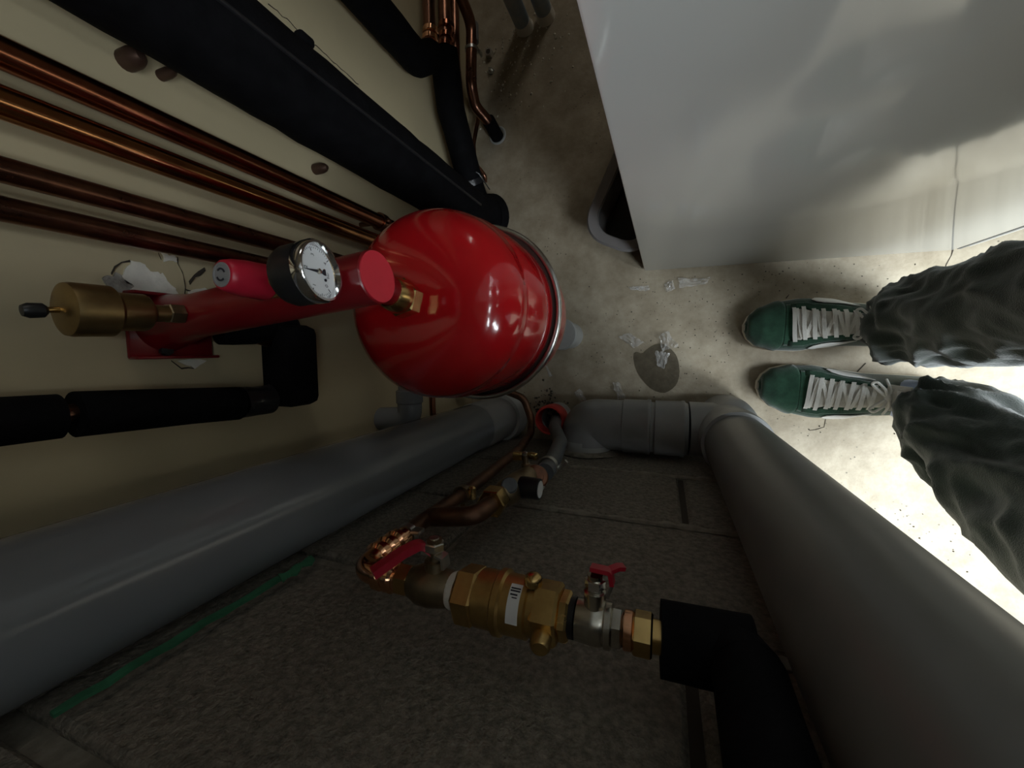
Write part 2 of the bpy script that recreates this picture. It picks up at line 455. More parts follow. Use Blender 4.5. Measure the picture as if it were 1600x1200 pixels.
# door frame round the daylit opening, threshold
d1 = structure(build('door_1', MB().box((XE - 0.06, 0.32, 1.05), (0.03, 0.06, 2.1), bev=.004).box((XE - 0.06, -1.34, 1.05), (0.03, 0.06, 2.1), bev=.004)
               .box((XE - 0.06, -0.51, 2.12), (0.03, 1.72, 0.06), bev=.004), 'white_body'))
w1 = structure(build('window_1', MB().box((0.985, YN - 0.02, 1.40), (0.56, 0.04, 0.04), bev=.004).box((0.985, YN - 0.02, 2.10), (0.56, 0.04, 0.04), bev=.004)
               .box((0.725, YN - 0.02, 1.75), (0.04, 0.04, 0.7), bev=.004).box((1.245, YN - 0.02, 1.75), (0.04, 0.04, 0.7), bev=.004), 'white_body'))

# ------------------------------------------------------------------ tall white cabinet
YC = 0.386
cb = thing('cabinet', (0.68, 0.66, 0), 'tall glossy white cabinet front mirroring the shoes on the concrete floor', 'cabinet')
build('front_panel', MB().box((0.6765, YC + 0.010, 0.965), (0.509, 0.020, 1.91), bev=0.0025), 'white_gloss', cb)
build('edge_strip', MB().box((0.9345, YC + 0.006, 0.965), (0.0045, 0.012, 1.90)), 'grey_part', cb, label='grey edge strip of the cabinet front')
build('side_panel', MB().box((0.944, YC + 0.258, 0.965), (0.014, 0.51, 1.90), bev=.002), 'white_body', cb)
build('body', MB().box((0.690, YC + 0.270, 1.02), (0.49, 0.49, 1.72), bev=.004), 'white_body', cb)
for fx, fy in ((0.60, 0.45), (0.90, 0.45), (0.60, 0.86), (0.90, 0.86)):
    build('foot', MB().lathe((fx, fy, 0), (0, 0, 1), [(0, .02), (.012, .02), (.016, .010), (.165, .010)], 16), 'black', cb)

# milky plastic tub pushed under the cabinet
def roundrect(cx, cy, sx, sy, r, z, n=8):
    out = []
    for qx, qy, a0 in ((1, 1, 0), (-1, 1, PI / 2), (-1, -1, PI), (1, -1, 1.5 * PI)):
        for i in range(n + 1):
            a = a0 + PI / 2 * i / n
            out.append(Vector((cx + qx * (sx / 2 - r) + r * math.cos(a), cy + qy * (sy / 2 - r) + r * math.sin(a), z)))
    return out
def loft(mb, loops, close=True):
    n = len(loops[0]); vs = [p for l in loops for p in l]; fs = []
    for i in range(len(loops) - 1):
        for k in range(n):
            fs.append((i * n + k, i * n + (k + 1) % n, (i + 1) * n + (k + 1) % n, (i + 1) * n + k))
    mb.add(vs, fs)
    return mb
TBX, TBY = 0.4165, 0.539
rotT = Matrix.Rotation(math.radians(-25), 4, 'Z')
def trr(sx, sy, r, z):
    return [rotT @ (p - V(TBX, TBY, 0)) + V(TBX, TBY, 0) for p in roundrect(TBX, TBY, sx, sy, r, z)]
tb = thing('storage_tub', (TBX, TBY, 0), 'milky grey plastic tub tucked beside the foot of the white cabinet', 'tub')
mb = MB(); outer = [trr(.085, .205, .030, .004), trr(.095, .215, .034, .02), trr(.103, .225, .038, .105)]
inner = [trr(.099, .221, .036, .105), trr(.091, .211, .033, .022), trr(.081, .201, .029, .009)]
loft(mb, outer + inner)
n0 = len(outer[0]); mb.f.append(tuple(range(n0))); mb.f.append(tuple((5 * n0 + k) for k in range(n0)))
build('basin', mb, 'tub', tb)
mb = MB(); loft(mb, [trr(.103, .225, .038, .100), trr(.140, .262, .054, .100), trr(.143, .265, .055, .108), trr(.136, .258, .052, .113), trr(.103, .225, .038, .111), trr(.103, .225, .038, .100)])
build('rim', mb, 'tub', tb, label='rounded milky rim of the tub')
mb = MB(); mb.prism(trr(.09, .21, .032, .03), (0, 0, .004)); build('dark_inside', mb, 'tub_dark', tb)  # dark sheet across the inside of the tub

# ------------------------------------------------------------------ vertical pipes on the beige wall
def clamp(parent, c, r, wallx=0.0, axis=(0, 0, 1), material='copper_brown', out=(1, 0, 0), plate=True):
    c = Vector(c); out = Vector(out)
    o = build('pipe_clamp', MB().lathe(c - Vector(axis) * 0.006, axis, [(0, r + .0005), (0, r + .0028), (.012, r + .0028), (.012, r + .0005)], 24, caps=False), material, parent)
    side = Vector(axis).cross(out).normalized()
    build('screw', MB().lathe(c + out * (r + .002), out, [(0, .0045), (.004, .0045), (.006, .0025)], 10), material, o)
    L = c.dot(out) - (wallx if abs(out.x) > .5 else 0.0) - r
    build('standoff', MB().lathe(c - out * (r + .001), -out, [(0, .004), (max(L, .004), .004)], 10), material, o)
    return o
riser = [(0.4198, 0.0110, 'copper', 'reddish copper riser closest to the thick black lagged pipe'),
         (0.3868, 0.0115, 'copper_orange', 'bright orange copper riser with a long gold highlight'),
         (0.3415, 0.0090, 'copper_brown', 'slim tarnished copper riser passing behind the pressure gauge'),
         (0.3150, 0.0088, 'copper_brown', 'slim dull brown copper riser above the flaked plaster')]
for i, (y, r, m_, lab) in enumerate(riser):
    t = thing('copper_riser', (0.04, y, 0), lab, 'pipe')
    build('pipe', MB().tube([(0.04, y, 0.0), (0.04, y, 1.2), (0.04, y, 2.38)], r, 24), m_, t)
    clamp(t, (0.04, y, (0.40, 0.375, 0.34, 0.315)[i]), r)
    if i == 3: build('coupling', MB().lathe((0.04, y, 0.30), (0, 0, 1), [(0, r + .001), (.004, r + .003), (.03, r + .003), (.034, r + .001)], 24), m_, t)

def lagging(mbl, pts, r, seg=28):
    return mbl.tube(dens(pts, 0.03), r, seg, wob=0.05)
# thick black lagged riser
t = thing('lagged_riser', (0.066, 0.512, 0), 'thick black foam lagged riser running down behind the red tank', 'pipe')
path = fillet([(0.066, 0.512, 2.38), (0.066, 0.512, 0.13), (0.076, 0.520, 0.075), (0.086, 0.528, 0.050)], 0.03)
lg = build('lagging', lagging(MB(), path, 0.0475), 'foam', t)
ax = Vector((math.cos(math.radians(-5)), math.sin(math.radians(-5)), 0))
build('seam', MB().tube([Vector((0.066, 0.512, z)) + ax * 0.0478 for z in (2.3, 1.2, 0.75, .40, 0.18)], 0.0022, 8), 'tape', lg)
for (u_, v_), r_ in (((214, 88), .009), ((268, 112), .005), ((506, 262), .007)):
    pb = at(u_, v_, x=.016)
    build('pipe_bracket', MB().lathe(V(0, pb.y, pb.z), (1, 0, 0), [(0, r_), (.012, r_), (.018, r_ * .8), (.022, r_ * .4)], 16), 'bracket', t)
build('strip_end', MB().box((0.085, 0.560, 0.58), (.012, .010, .02), bev=.003), 'foam', t)

# thinner lagged riser in the corner, running on along the floor
t = thing('lagged_corner_pipe', (0.05, 0.72, 0), 'black lagged pipe coming down the wall and turning at the copper elbows', 'pipe')
build('lagging', lagging(MB(), fillet([(0.05, 0.715, 2.38), (0.05, 0.722, 0.30), (0.052, 0.752, 0.262)], .03), 0.0265), 'foam', t)
build('copper_stub', MB().tube([(0.05, 0.745, 0.265), (0.045, 0.80, 0.250), (0.03, 1.9, 0.26)], .0120, 16), 'copper_brown', t)
for yy, zz in ((0.768, .2555), (0.785, .252), (0.80, 0.2495)):
    build('press_ring', MB().lathe((0.0475, yy - .004, zz), (0, 1, -.1), [(0, .0125), (.002, .0155), (.010, .0155), (.012, .0125)], 18), 'copper_new', t)
t = thing('lagged_floor_pipe', (0.05, 0.70, 0.1), 'black lagged pipe lying along the foot of the beige wall', 'pipe')
build('lagging', lagging(MB(), [(0.05, 0.795, 0.208), (0.052, 0.70, 0.185), (0.055, 0.585, 0.105)], 0.0275), 'foam', t)
build('tape_band', MB().tube([(0.0548, 0.594, 0.111), (0.055, 0.584, 0.104)], 0.0300, 24), 'tape', t)
build('tape_tail', MB().strip([(0.07, 0.60, 0.128), (0.085, 0.592, 0.118), (0.092, 0.575, 0.09)], (0, 0.2, 1), .012, .002), 'tape', t)
build('lagged_end', lagging(MB(), [(0.055, 0.582, 0.100), (0.062, 0.53, 0.06)], 0.0265), 'foam', t)
build('copper_stub', MB().tube([(0.05, 0.80, 0.20), (0.044, 0.88, 0.19), (0.03, 1.9, 0.18)], .0130, 16), 'copper_brown', t)
for yy, zz in ((0.806, .200), (0.824, .197), (0.845, 0.195)):
    build('press_ring', MB().lathe((0.0495, yy - .004, zz), (0, 1, -.1), [(0, .0135), (.002, .0165), (.010, .0165), (.012, .0135)], 18), 'copper', t)
t = tag(build('copper_pipe', MB().tube(fillet([(0.020, 2.0, 0.10), (0.021, 0.96, 0.105), (0.024, 0.84, 0.11), (0.034, 0.70, 0.10), (0.036, 0.56, 0.03)], .05), .0105, 16), 'copper_brown', base=(0.03, 1.0, 0.1)),
        'brown copper pipe pressed against the black lagging by the wall foot', 'pipe')
# bent thin copper pipe that drops into a floor hole
t = thing('bent_copper_pipe', (0.075, 0.735, 0), 'thin bent copper pipe dropping into a sleeved hole in the floor', 'pipe')
pp = [at(690, -60, x=.06), at(722, 0, x=.06), at(737, 38, x=.06), at(736, 130, x=.06), at(742, 165, z=.075), at(763, 190, z=.05), V(.0765, .727, 0.002)]
build('pipe', MB().tube(fillet(pp, .03, 5), .0118, 16), 'copper_brown', t)
build('sleeve', MB().tube([at(738, 38, x=.06), at(738.5, 66, x=.06)], .0132, 16), 'grey_part', t)
build('clip', MB().lathe(at(737, 80, x=.06), (0, 1, 0), [(0, .012), (0, .0145), (.006, .0145), (.006, .012)], 16, caps=False).box(at(748, 84, x=.06) + V(0.004, 0, 0), (.004, .008, .014)), 'steel', t)
build('floor_ring', MB().ring((.078, .731, .001), (0, 0, 1), .0185, .003, 28, 8), 'pvc_light', t)
build('foam_end', MB().tube([at(763, 188, z=.052), V(.0772, .728, 0.001)], .0150, 16), 'foam', t)
t = tag(build('thin_copper_pipe', MB().tube(fillet([at(748, 180, z=.03), at(740, 225, z=.03), at(742, 255, z=.025), at(758, 275, z=.012), at(758, 284, z=.002)], .02, 4), .005, 10), 'copper_brown', base=at(745, 230, z=0)),
        'hair-thin brown pipe curling on the floor beside the black lagging', 'pipe')
# two blue-grey pipes rising from the floor
for (u, v), r, lab in (((820, 44), .0175, 'blue-grey pipe coated with lime where it leaves the floor'), ((853, 26), .018, 'blue-grey pipe standing behind the first lime-coated pipe')):
    p = at(u, v, z=0.0)
    t = thing('floor_pipe', p, lab, 'pipe')
    build('pipe', MB().tube([p, p + V(0, 0, .3), p + V(0, 0, 2.38)], r, 20), 'blue_pipe', t)
    build('lime_crust', MB().tube([p + V(0, 0, z) for z in (0, .004, .010, .022)], [r + .004, r + .0035, r + .002, r + .0004], 20, wob=.12), 'salt', t)
# anchor nut in the floor
p = at(766, 86, z=.0)
t = thing('anchor_nut', p, 'small hollow anchor nut set in the floor among pale crumbs', 'nut')
build('nut', MB().hexnut(p, (0, 0, 1), .013, .010), 'steel', t)
build('bore', MB().lathe(p + V(0, 0, .0125), (0, 0, 1), [(0, .0055), (.0008, .0055)], 16), 'crack', t)
p = at(768, 112, z=0)
tag(build('anchor_bolt', MB().hexnut(p, (0, 0, 1), .006, .008).lathe(p, (0, 0, 1), [(0, .004), (.011, .004), (.013, .002)], 12), 'steel', base=p),
    'small bolt head in the floor next to the hollow anchor nut', 'bolt')

# ------------------------------------------------------------------ left grey drain pipe
LX, LY = 0.092, 0.0525
t = thing('drain_pipe', (LX, LY, 0), 'wide grey PVC drain pipe standing in the wall corner', 'pipe')
build('pipe', MB().tube([(LX, LY, 0.185), (LX, LY, 0.6), (LX, LY, 2.38)], .050, 48), 'pvc', t)
build('socket', MB().lathe((LX, LY, 0.05), (0, 0, 1), [(0, .0515), (.128, .0515), (.134, .0508), (.136, .0495)], 48), 'pvc_dusty', t)
build('floor_collar', MB().lathe((LX, LY, 0.0), (0, 0, 1), [(0, .062), (.035, .062), (.05, .059), (.052, .050)], 48), 'pvc_light', t)
# green tape strip behind it
rnd = random.Random(4)
gp = []
zz = .672
while zz < .852:
    gp.append(V(.143 + rnd.uniform(-.0008, .0008), .010 + rnd.uniform(-.0006, .0008), zz)); zz += .012
mbg = MB(); mbg.strip(gp, (1, -.15, 0), [.0055 + rnd.uniform(-.0015, .0015) for _ in gp], .0025)
tg = thing('green_tape', (.143, .01, .6), 'torn strip of green tape squeezed between drain pipe and block wall', 'tape')
build('strip', mbg, 'green_tape', tg, smooth=0)
q = [V(.144, .011, .655), V(.147, .012, .662), V(.147, .013, .672), V(.150, .013, .682), V(.147, .012, .694)]
build('torn_end', MB().strip(dens(q, .004), (.9, -.2, .35), [.009 + .004 * math.sin(i * 1.7) for i in range(len(dens(q, .004)))], .002), 'green_tape', tg, smooth=0)

# copper loop round the foot of the drain pipe, climbing the block wall to the valves
VX, VY, VZ = 0.2457, 0.045, 0.703
t = thing('copper_loop_pipe', (0.2, 0.04, 0), 'brown copper pipe looping round the grey drain pipe and climbing the block wall', 'pipe')
path = fillet([(0.0, 0.122, 0.085), (0.13, 0.122, 0.085), (0.172, 0.108, 0.085), (0.190, 0.062, 0.085), (0.200, 0.036, 0.12), (0.221, 0.034, 0.25), (0.231, 0.034, 0.50), (0.236, 0.040, 0.60), (VX, VY, 0.645)], .03)
build('pipe', MB().tube(path, .0082, 18), 'copper_dirty', t)
cl = build('pipe_clamp', MB().lathe((0.2305, 0.034, 0.494), (0, 0, 1), [(0, .0088), (0, .0115), (.010, .0115), (.010, .0088)], 24, caps=False), 'brass_dull', t)
build('screw', MB().lathe((.244, .030, .499), (0, 1, 0), [(0, .005), (.014, .005), (.016, .003)], 12).lathe((.2305, 0, .499), (0, 1, 0), [(0, .003), (.026, .003)], 8), 'brass', cl)
build('lagged_start', MB().tube([(0.0, 0.122, 0.085), (0.045, 0.122, 0.085), (0.06, 0.122, 0.085)], .017, 20, wob=.06), 'foam', t)
# clip + bright copper elbow
t = thing('copper_elbow', (VX, VY, VZ), 'bright press-fit copper elbow leading into the valve train', 'pipe fitting')
build('elbow', MB().tube(fillet([(VX, VY, .645), (VX, VY, VZ), (.290, VY, VZ)], .016), .0095, 20), 'copper_new', t)
for z0 in (.652, .664, .676):
    build('press_ring', MB().lathe((VX, VY, z0), (0, 0, 1), [(0, .0098), (.0025, .0122), (.0075, .0122), (.010, .0098)], 22), 'copper_new', t)
for x0 in (.262, .272):
    build('press_ring', MB().lathe((x0, VY, VZ), (1, 0, 0), [(0, .0098), (.002, .0122), (.0065, .0122), (.0085, .0098)], 22), 'copper_new', t)
cl = build('pipe_clip', MB().lathe((VX, VY, .637), (0, 0, 1), [(0, .0088), (0, .0108), (.007, .0108), (.007, .0088)], 20, caps=False).box((VX + .012, VY + .006, .641), (.010, .004, .010), bev=.001).box((VX - .012, VY + .002, .643), (.008, .002, .006)), 'steel', t)

# ball valve with the long red lever
def lever_plate(parent, pts, wd, w, th, material='red_plastic', label=None):
    return build('lever', MB().strip(fillet(pts, .006, 4), wd, w, th), material, parent, label=label)
t = thing('ball_valve', (.312, VY, VZ), 'dull brass ball valve with a long red lever lying along the pipe', 'valve')
build('end_nut', MB().hexnut((.283, VY, VZ), (1, 0, 0), .012, .0118), 'brass', t)
build('body', MB().lathe((.295, VY, VZ), (1, 0, 0), [(0, .0115), (.003, .0125), (.008, .0148), (.018, .0152), (.024, .0140), (.030, .0128), (.033, .0118)], 28), 'brass_dull', t)
build('thread_seal', MB().lathe((.327, VY, VZ), (1, 0, 0), [(0, .0118), (.003, .0132), (.006, .0125), (.007, .0105)], 24), 'ptfe', t)
st = build('stem', MB().lathe((.314, VY + .010, VZ), (0, 1, 0), [(0, .0075), (.010, .0075), (.011, .0055), (.026, .0055)], 18), 'brass_dull', t)
build('stem_nut', MB().hexnut((.314, VY + .0275, VZ), (0, 1, 0), .006, .0075).lathe((.314, VY + .033, VZ), (0, 1, 0), [(0, .0035), (.004, .0035)], 12), 'steel', t)
build('lever_plate', MB().strip([(.323, VY + .016, VZ), (.322, VY + .0235, VZ), (.314, VY + .026, VZ), (.306, VY + .0265, VZ + .001)], (0, 0, 1), .010, .0020), 'steel', t)
lever_plate(t, [(.311, VY + .0265, VZ + .001), (.304, VY + .0320, VZ + .003), (.296, VY + .029, VZ + .014), (.2865, VY + .0225, VZ + .034)], (1, .1, .75), .0100, .0055, label='long red coated lever')

# brass check valve
t = thing('check_valve', (.372, VY, VZ), 'stout brass check valve with a small paper label on its barrel', 'valve')
R = .0192
build('inlet', MB().lathe((.332, VY, VZ), (1, 0, 0), [(0, .0125), (.004, .0125)], 24), 'copper_new', t)
build('hex_end', MB().hexnut((.335, VY, VZ), (1, 0, 0), .0155, R + .001, .3), 'brass_satin', t)
build('barrel', MB().lathe((.350, VY, VZ), (1, 0, 0), [(0, R - .002), (.0015, R), (.014, R), (.0155, R + .0022), (.0195, R + .0022), (.021, R), (.0375, R), (.0385, R - .002), (.045, R - .002)], 48), 'brass_satin', t)
build('hex_end', MB().hexnut((.391, VY, VZ), (1, 0, 0), .017, R + .0005, .3), 'brass_satin', t)
build('outlet_nut', MB().hexnut((.4075, VY, VZ), (1, 0, 0), .007, .0155, .5), 'brass', t)
build('rubber_washer', MB().lathe((.4145, VY, VZ), (1, 0, 0), [(0, .0125), (.0035, .0125)], 24), 'black', t)
build('test_plug', MB().lathe((.390, VY + R - .001, VZ + .002), (0, 1, .05), [(0, .0060), (.004, .0060), (.006, .0052), (.0075, .003)], 18), 'brass', t)
build('drain_plug', MB().lathe((.400, VY - .006, VZ + R - .004), (0.1, -.2, 1), [(0, .0065), (.008, .0065), (.010, .005)], 18), 'brass_satin', t)
# paper label bent round the barrel
th0, th1 = math.radians(35), math.radians(85)
def barrel_patch(x0, x1, a0, a1, r, th=.0002, n=10):
    mb = MB(); vs = []
    for i in range(n + 1):
        a = a0 + (a1 - a0) * i / n
        for rr in (r, r + th):
            for x in (x0, x1): vs.append(V(x, VY + rr * math.cos(a), VZ + rr * math.sin(a)))
    fs = []
    for i in range(n):
        b = i * 4; fs += [(b + 2, b + 3, b + 7, b + 6), (b, b + 4, b + 5, b + 1), (b, b + 2, b + 6, b + 4), (b + 1, b + 5, b + 7, b + 3)]
    return mb.add(vs, fs)
lb = build('paper_label', barrel_patch(.3765, .3845, math.radians(18), math.radians(92), R + .0001), 'white', t)
for a0, a1, x0, x1 in ((26, 29, .3772, .3838), (31, 34, .3772, .3838), (38, 41, .3776, .3825), (44, 46, .379, .3825)):
    build('print_line', barrel_patch(x0, x1, math.radians(a0), math.radians(a1), R + .0003, .0001, 2), 'ink', lb)

# second ball valve, butterfly handle, union nut
t = thing('ball_valve', (.432, VY, VZ), 'nickel ball valve with a small red butterfly handle', 'valve')
build('body', MB().lathe((.418, VY, VZ), (1, 0, 0), [(0, .0105), (.001, .0125), (.010, .0132), (.016, .0132), (.018, .0122), (.019, .0135), (.0225, .0135), (.0235, .0115)], 28), 'nickel', t)
build('hex_end', MB().hexnut((.4405, VY, VZ), (1, 0, 0), .007, .0122), 'nickel', t)
build('stem', MB().lathe((.430, VY + .010, VZ), (0, 1, 0), [(0, .0068), (.011, .0068), (.012, .0048), (.022, .0048)], 18), 'nickel', t)
build('stem_nut', MB().hexnut((.430, VY + .023, VZ), (0, 1, 0), .006, .0066), 'chrome', t)
build('handle', MB().strip(fillet([(.4405, VY + .0265, VZ - .002), (.4392, VY + .0345, VZ - .002), (.4270, VY + .0350, VZ - .002)], .002, 4), (0, .15, 1), .009, .0026), 'red_plastic', t, label='red butterfly handle')
build('handle_wing', MB().strip([(.4385, VY + .0340, VZ - .004), (.4430, VY + .0345, VZ - .009), (.4465, VY + .0335, VZ - .012)], (.5, 0, 1), .006, .0026), 'red_plastic', t)
build('handle_post', MB().strip([(.438, VY + .020, VZ), (.4405, VY + .027, VZ - .002)], (0, 0, 1), .008, .002), 'chrome', t)
t = thing('union_nut', (.458, VY, VZ), 'brass union nut between the nickel valve and black lagging', 'pipe fitting')
build('collar', MB().lathe((.4475, VY, VZ), (1, 0, 0), [(0, .010), (.001, .0115), (.0055, .0115), (.006, .0105)], 24), 'copper_new', t)
build('nut', MB().hexnut((.4535, VY, VZ), (1, 0, 0), .0115, .0128, .3), 'brass', t)
build('tail', MB().lathe((.465, VY, VZ), (1, 0, 0), [(0, .0095), (.008, .0095)], 20), 'brass', t)
t = thing('lagged_outlet', (.50, VY, VZ), 'black foam lagged elbow leaving the valves beside the grey drain pipe', 'pipe')
build('lagging', lagging(MB(), [(.4695, VY, VZ), (.518, VY, VZ - .002)], .0212), 'foam', t)
build('elbow_lagging', lagging(MB(), fillet([(.508, VY + .002, VZ + .002), (.5125, VY + .004, VZ + .02), (.5110, VY + .002, 1.2), (.5110, VY + .002, 2.38)], .01), .0180), 'foam', t)
build('copper_elbow', MB().tube(fillet([(.505, VY, VZ), (.5215, VY + .004, VZ + .001), (.520, VY + .004, VZ + .04)], .012), .008, 16), 'copper_new', t)

# pressure reducer with drain hose
BX, BY = .301, .050
t = thing('pressure_reducer', (BX, BY, .45), 'old bronze pressure reducer with black knob on the block wall', 'valve')
build('inlet_bend', MB().tube(fillet([(.238, .040, .586), (.262, .046, .592), (.2925, BY, .590), (.294, BY, .556)], .018), .0098, 20), 'copper_dirty', t)
build('inlet_nut', MB().hexnut((.2935, BY, .535), (.03, 0, 1), .022, .0165), 'brass', t)
build('body', MB().lathe((.306, BY, .430), (-.10, 0, 1), [(0, .012), (.01, .0145), (.035, .0155), (.06, .0165), (.085, .0165), (.098, .0145), (.106, .012)], 28), 'brass_dull', t)
kb = build('knob', MB().lathe((.310, BY + .004, .502), (1, 0, .03), [(0, .0125), (.004, .0132), (.024, .0124), (.0245, .011)], 28), 'black', t)
build('knob_disc', MB().lathe((.3344, BY + .004, .503), (1, 0, .03), [(0, .0098), (.0008, .0098)], 24), 'white', kb, label='white disc on the knob end')
build('side_cap', MB().lathe((.302, BY + .008, .520), (.35, .55, .75), [(0, .0095), (.010, .0095), (.0115, .008)], 24), 'hose', t)
cp = build('round_cap', MB().lathe((.311, BY - .004, .448), (.35, .62, .70), [(0, .0165), (.012, .0165), (.014, .0148), (.0145, .0100), (.0155, .0095)], 32), 'copper_brown', t)
tap = build('tap_stem', MB().lathe((.300, BY + .008, .452), (0, 1, .1), [(0, .006), (.010, .006), (.011, .0042), (.024, .0042)], 16), 'brass_dull', t)
build('tap_wing', MB().box((.290, BY + .028, .455), (.013, .011, .007), bev=.0015), 'brass', tap)
build('tap_wing', MB().box((.3105, BY + .030, .455), (.013, .009, .007), rot=(-.4, 'Y'), bev=.0015), 'brass', tap)
build('tap_screw', MB().lathe((.300, BY + .030, .456), (0, 1, .1), [(0, .0035), (.004, .0035), (.005, .002)], 12), 'steel', tap)
build('lock_tag', MB().box((.326, BY - .006, .470), (.008, .003, .010), bev=.001), 'steel', t)
t = thing('drain_hose', (.30, .05, .2), 'grey rubber hose from the pressure reducer into the red-collared stub', 'hose')
hp = fillet([(.318, BY, .425), (.3135, BY + .002, .36), (.300, BY + .004, .26), (.262, .060, .155), (.240, .060, .05)], .06, 8)
build('hose', MB().tube(hp, .0125, 20), 'hose', t)
build('hose_clip', MB().lathe((.3155, BY + .001, .395), (-.05, 0, 1), [(0, .0128), (0, .0148), (.009, .0148), (.009, .0128)], 24, caps=False).lathe((.331, BY, .399), (.6, .6, 0), [(0, .003), (.016, .003)], 10), 'steel', t)
p = V(.2326, .060, 0)
t = thing('drain_stub', p, 'short grey floor stub with a red rubber collar', 'pipe')
build('stub', MB().lathe(p, (0.0, 0.04, 1), [(0, .031), (.05, .031), (.05, .028), (.01, .028)], 32, caps=False), 'pvc_light', t)
build('collar', MB().lathe(p + V(0, 0, .045), (0.0, 0.04, 1), [(0, .0320), (.002, .0335), (.040, .0335), (.046, .0315), (.046, .0275), (.010, .0270)], 32, caps=False), 'red_rubber', t, label='red rubber collar')
# crumbs round the stub
def scatter(name, parent_label, cat, cx, cy, sx, sy, n, rmin, rmax, material, seed, z=0.0, shape=None):
    rnd = random.Random(seed); mb = MB()
    for i in range(n):
        for _ in range(20):
            x = rnd.gauss(cx, sx); y = rnd.gauss(cy, sy)
            if shape is None or shape(x, y): break
        r = rnd.uniform(rmin, rmax)
        a = rnd.uniform(0, 6.28); f = rnd.uniform(.5, 1.0)
        vs = [V(1, 0, 0), V(-1, 0, 0), V(0, f, 0), V(0, -f, 0), V(0.1, .1, .8), V(0, 0, -.35)]
        m3 = Matrix.Rotation(a, 3, 'Z')
        mb.add([m3 @ (q * r) + V(x, y, z + r * .3) for q in vs], [(0, 2, 4), (2, 1, 4), (1, 3, 4), (3, 0, 4), (2, 0, 5), (1, 2, 5), (3, 1, 5), (0, 3, 5)])
    o = build(name, mb, material, base=(cx, cy, 0), smooth=0)
    tag(o, parent_label, cat); o['kind'] = 'stuff'
    return o
ok_wall = lambda x, y: x > .01 and y > .005
scatter('gravel', 'loose dark grit heaped round the red-collared stub', 'grit', .205, .075, .018, .020, 170, .0012, .0035, 'grit', 11, shape=ok_wall)
scatter('pale_crumbs', 'pale shiny crumbs scattered near the anchor nut', 'crumbs', .125, .90, .06, .045, 150, .001, .0038, 'salt', 12, shape=ok_wall)
scatter('floor_grit', 'dark specks of grit strewn over the open concrete floor', 'grit', .62, .26, .18, .12, 240, .0006, .0018, 'grit', 13, shape=lambda x, y: ok_wall(x, y) and y < .375 and not (x > .60 and .08 < y < .325))
scatter('bright_floor_grit', 'dark specks of grit on the bright floor behind the feet', 'grit', 1.0, -.22, .16, .14, 110, .0008, .0022, 'grit', 14, shape=lambda x, y: x > .68 and y < .06)

# small grey waste pipe behind the tank and capped stub below it
t = thing('waste_pipe', (.05, .14, .36), 'slim grey waste pipe with an elbow between tank and corner drain', 'pipe')
build('pipe', MB().tube([(.06, .27, .363), (.06, .125, .363)], .0185, 28), 'pvc', t)
build('socket', MB().lathe((.06, .150, .363), (0, -1, 0), [(0, .0195), (.002, .0225), (.022, .0225), (.024, .020)], 28), 'pvc', t)
build('elbow', MB().tube(fillet([(.06, .135, .363), (.06, .100, .363), (.0, .096, .363)], .03), .0205, 28), 'pvc', t)
t = tag(build('copper_link_pipe', MB().tube([(.055, .30, .285), (.055, .14, .283), (.055, .07, .28)], .0060, 14), 'copper', base=(.055, .15, .28)), 'thin copper pipe between the slim waste pipe and the drain', 'pipe')
p = V(.2515, .2525, 0)
p = at(884, 522, z=.10)
t = thing('capped_stub', (p.x, p.y, 0), 'pale grey capped floor stub peeping out under the red tank', 'pipe')
build('stub', MB().lathe((p.x - .012, p.y, 0), (0, 0, 1), [(0, .030), (.085, .030)], 32), 'pvc_light', t)
build('cap', MB().lathe((p.x - .012, p.y, .080), (0, 0, 1), [(0, .0315), (.003, .034), (.018, .034), (.020, .0325), (.0195, .029), (.019, .001)], 32), 'pvc_light', t)

# ------------------------------------------------------------------ right grey drain pipe with its horizontal run
RX, RY, HZ = .584, .060, .088
t = thing('drain_pipe', (RX, RY, 0), 'wide grey PVC pipe bending along the floor into the block wall', 'pipe')
build('upright_pipe', MB().tube([(RX, RY, .20), (RX, RY, .8), (RX, RY, 2.38)], .050, 48), 'pvc_shaded', t)
build('upright_socket', MB().lathe((RX, RY, .150), (0, 0, 1), [(0, .0525), (.01, .056), (.055, .056), (.060, .0555), (.060, .0500)], 48), 'pvc_dusty', t)
build('corner_elbow', MB().tube(fillet([(RX, RY, .175), (RX, RY, HZ - .010), (.515, RY, HZ - .006)], .055, 10), .0535, 40), 'pvc_dusty', t)
build('heel', MB().lathe((RX + .004, RY + .012, .0), (0, 0, 1), [(0, .050), (.05, .052), (.085, .050), (.11, .040), (.115, .02)], 40), 'pvc_dusty', t)
build('socket', MB().lathe((.514, RY, HZ), (-1, 0, 0), [(0, .0500), (.004, .0515), (.007, .0560), (.011, .0560), (.014, .0545), (.0600, .0545), (.0612, .0535), (.0612, .0490)], 48), 'pvc_dusty', t)
build('short_pipe', MB().tube([(.50, RY, HZ), (.44, RY, HZ), (.40, RY, HZ)], .0505, 48), 'pvc_dusty', t)
build('socket', MB().lathe((.446, RY, HZ), (-1, 0, 0), [(0, .050), (.001, .0555), (.007, .0560), (.010, .0545), (.053, .0545), (.0542, .0535), (.0542, .0490)], 48), 'pvc_dusty', t)
build('wall_elbow', MB().tube(fillet([(.400, RY, HZ), (.318, RY, HZ), (.316, .018, HZ)], .058, 12), .0525, 44), 'pvc_dusty', t)
build('wall_socket', MB().lathe((.316, .030, HZ), (0, -1, 0), [(0, .051), (.004, .0525), (.032, .0525)], 44), 'pvc_light', t)
rnd = random.Random(9)
mc = MB().tube([V(.316, .0075, HZ), V(.316, .004, HZ), V(.316, .0012, HZ)], [.054, .060, .066], 40, wob=.12)
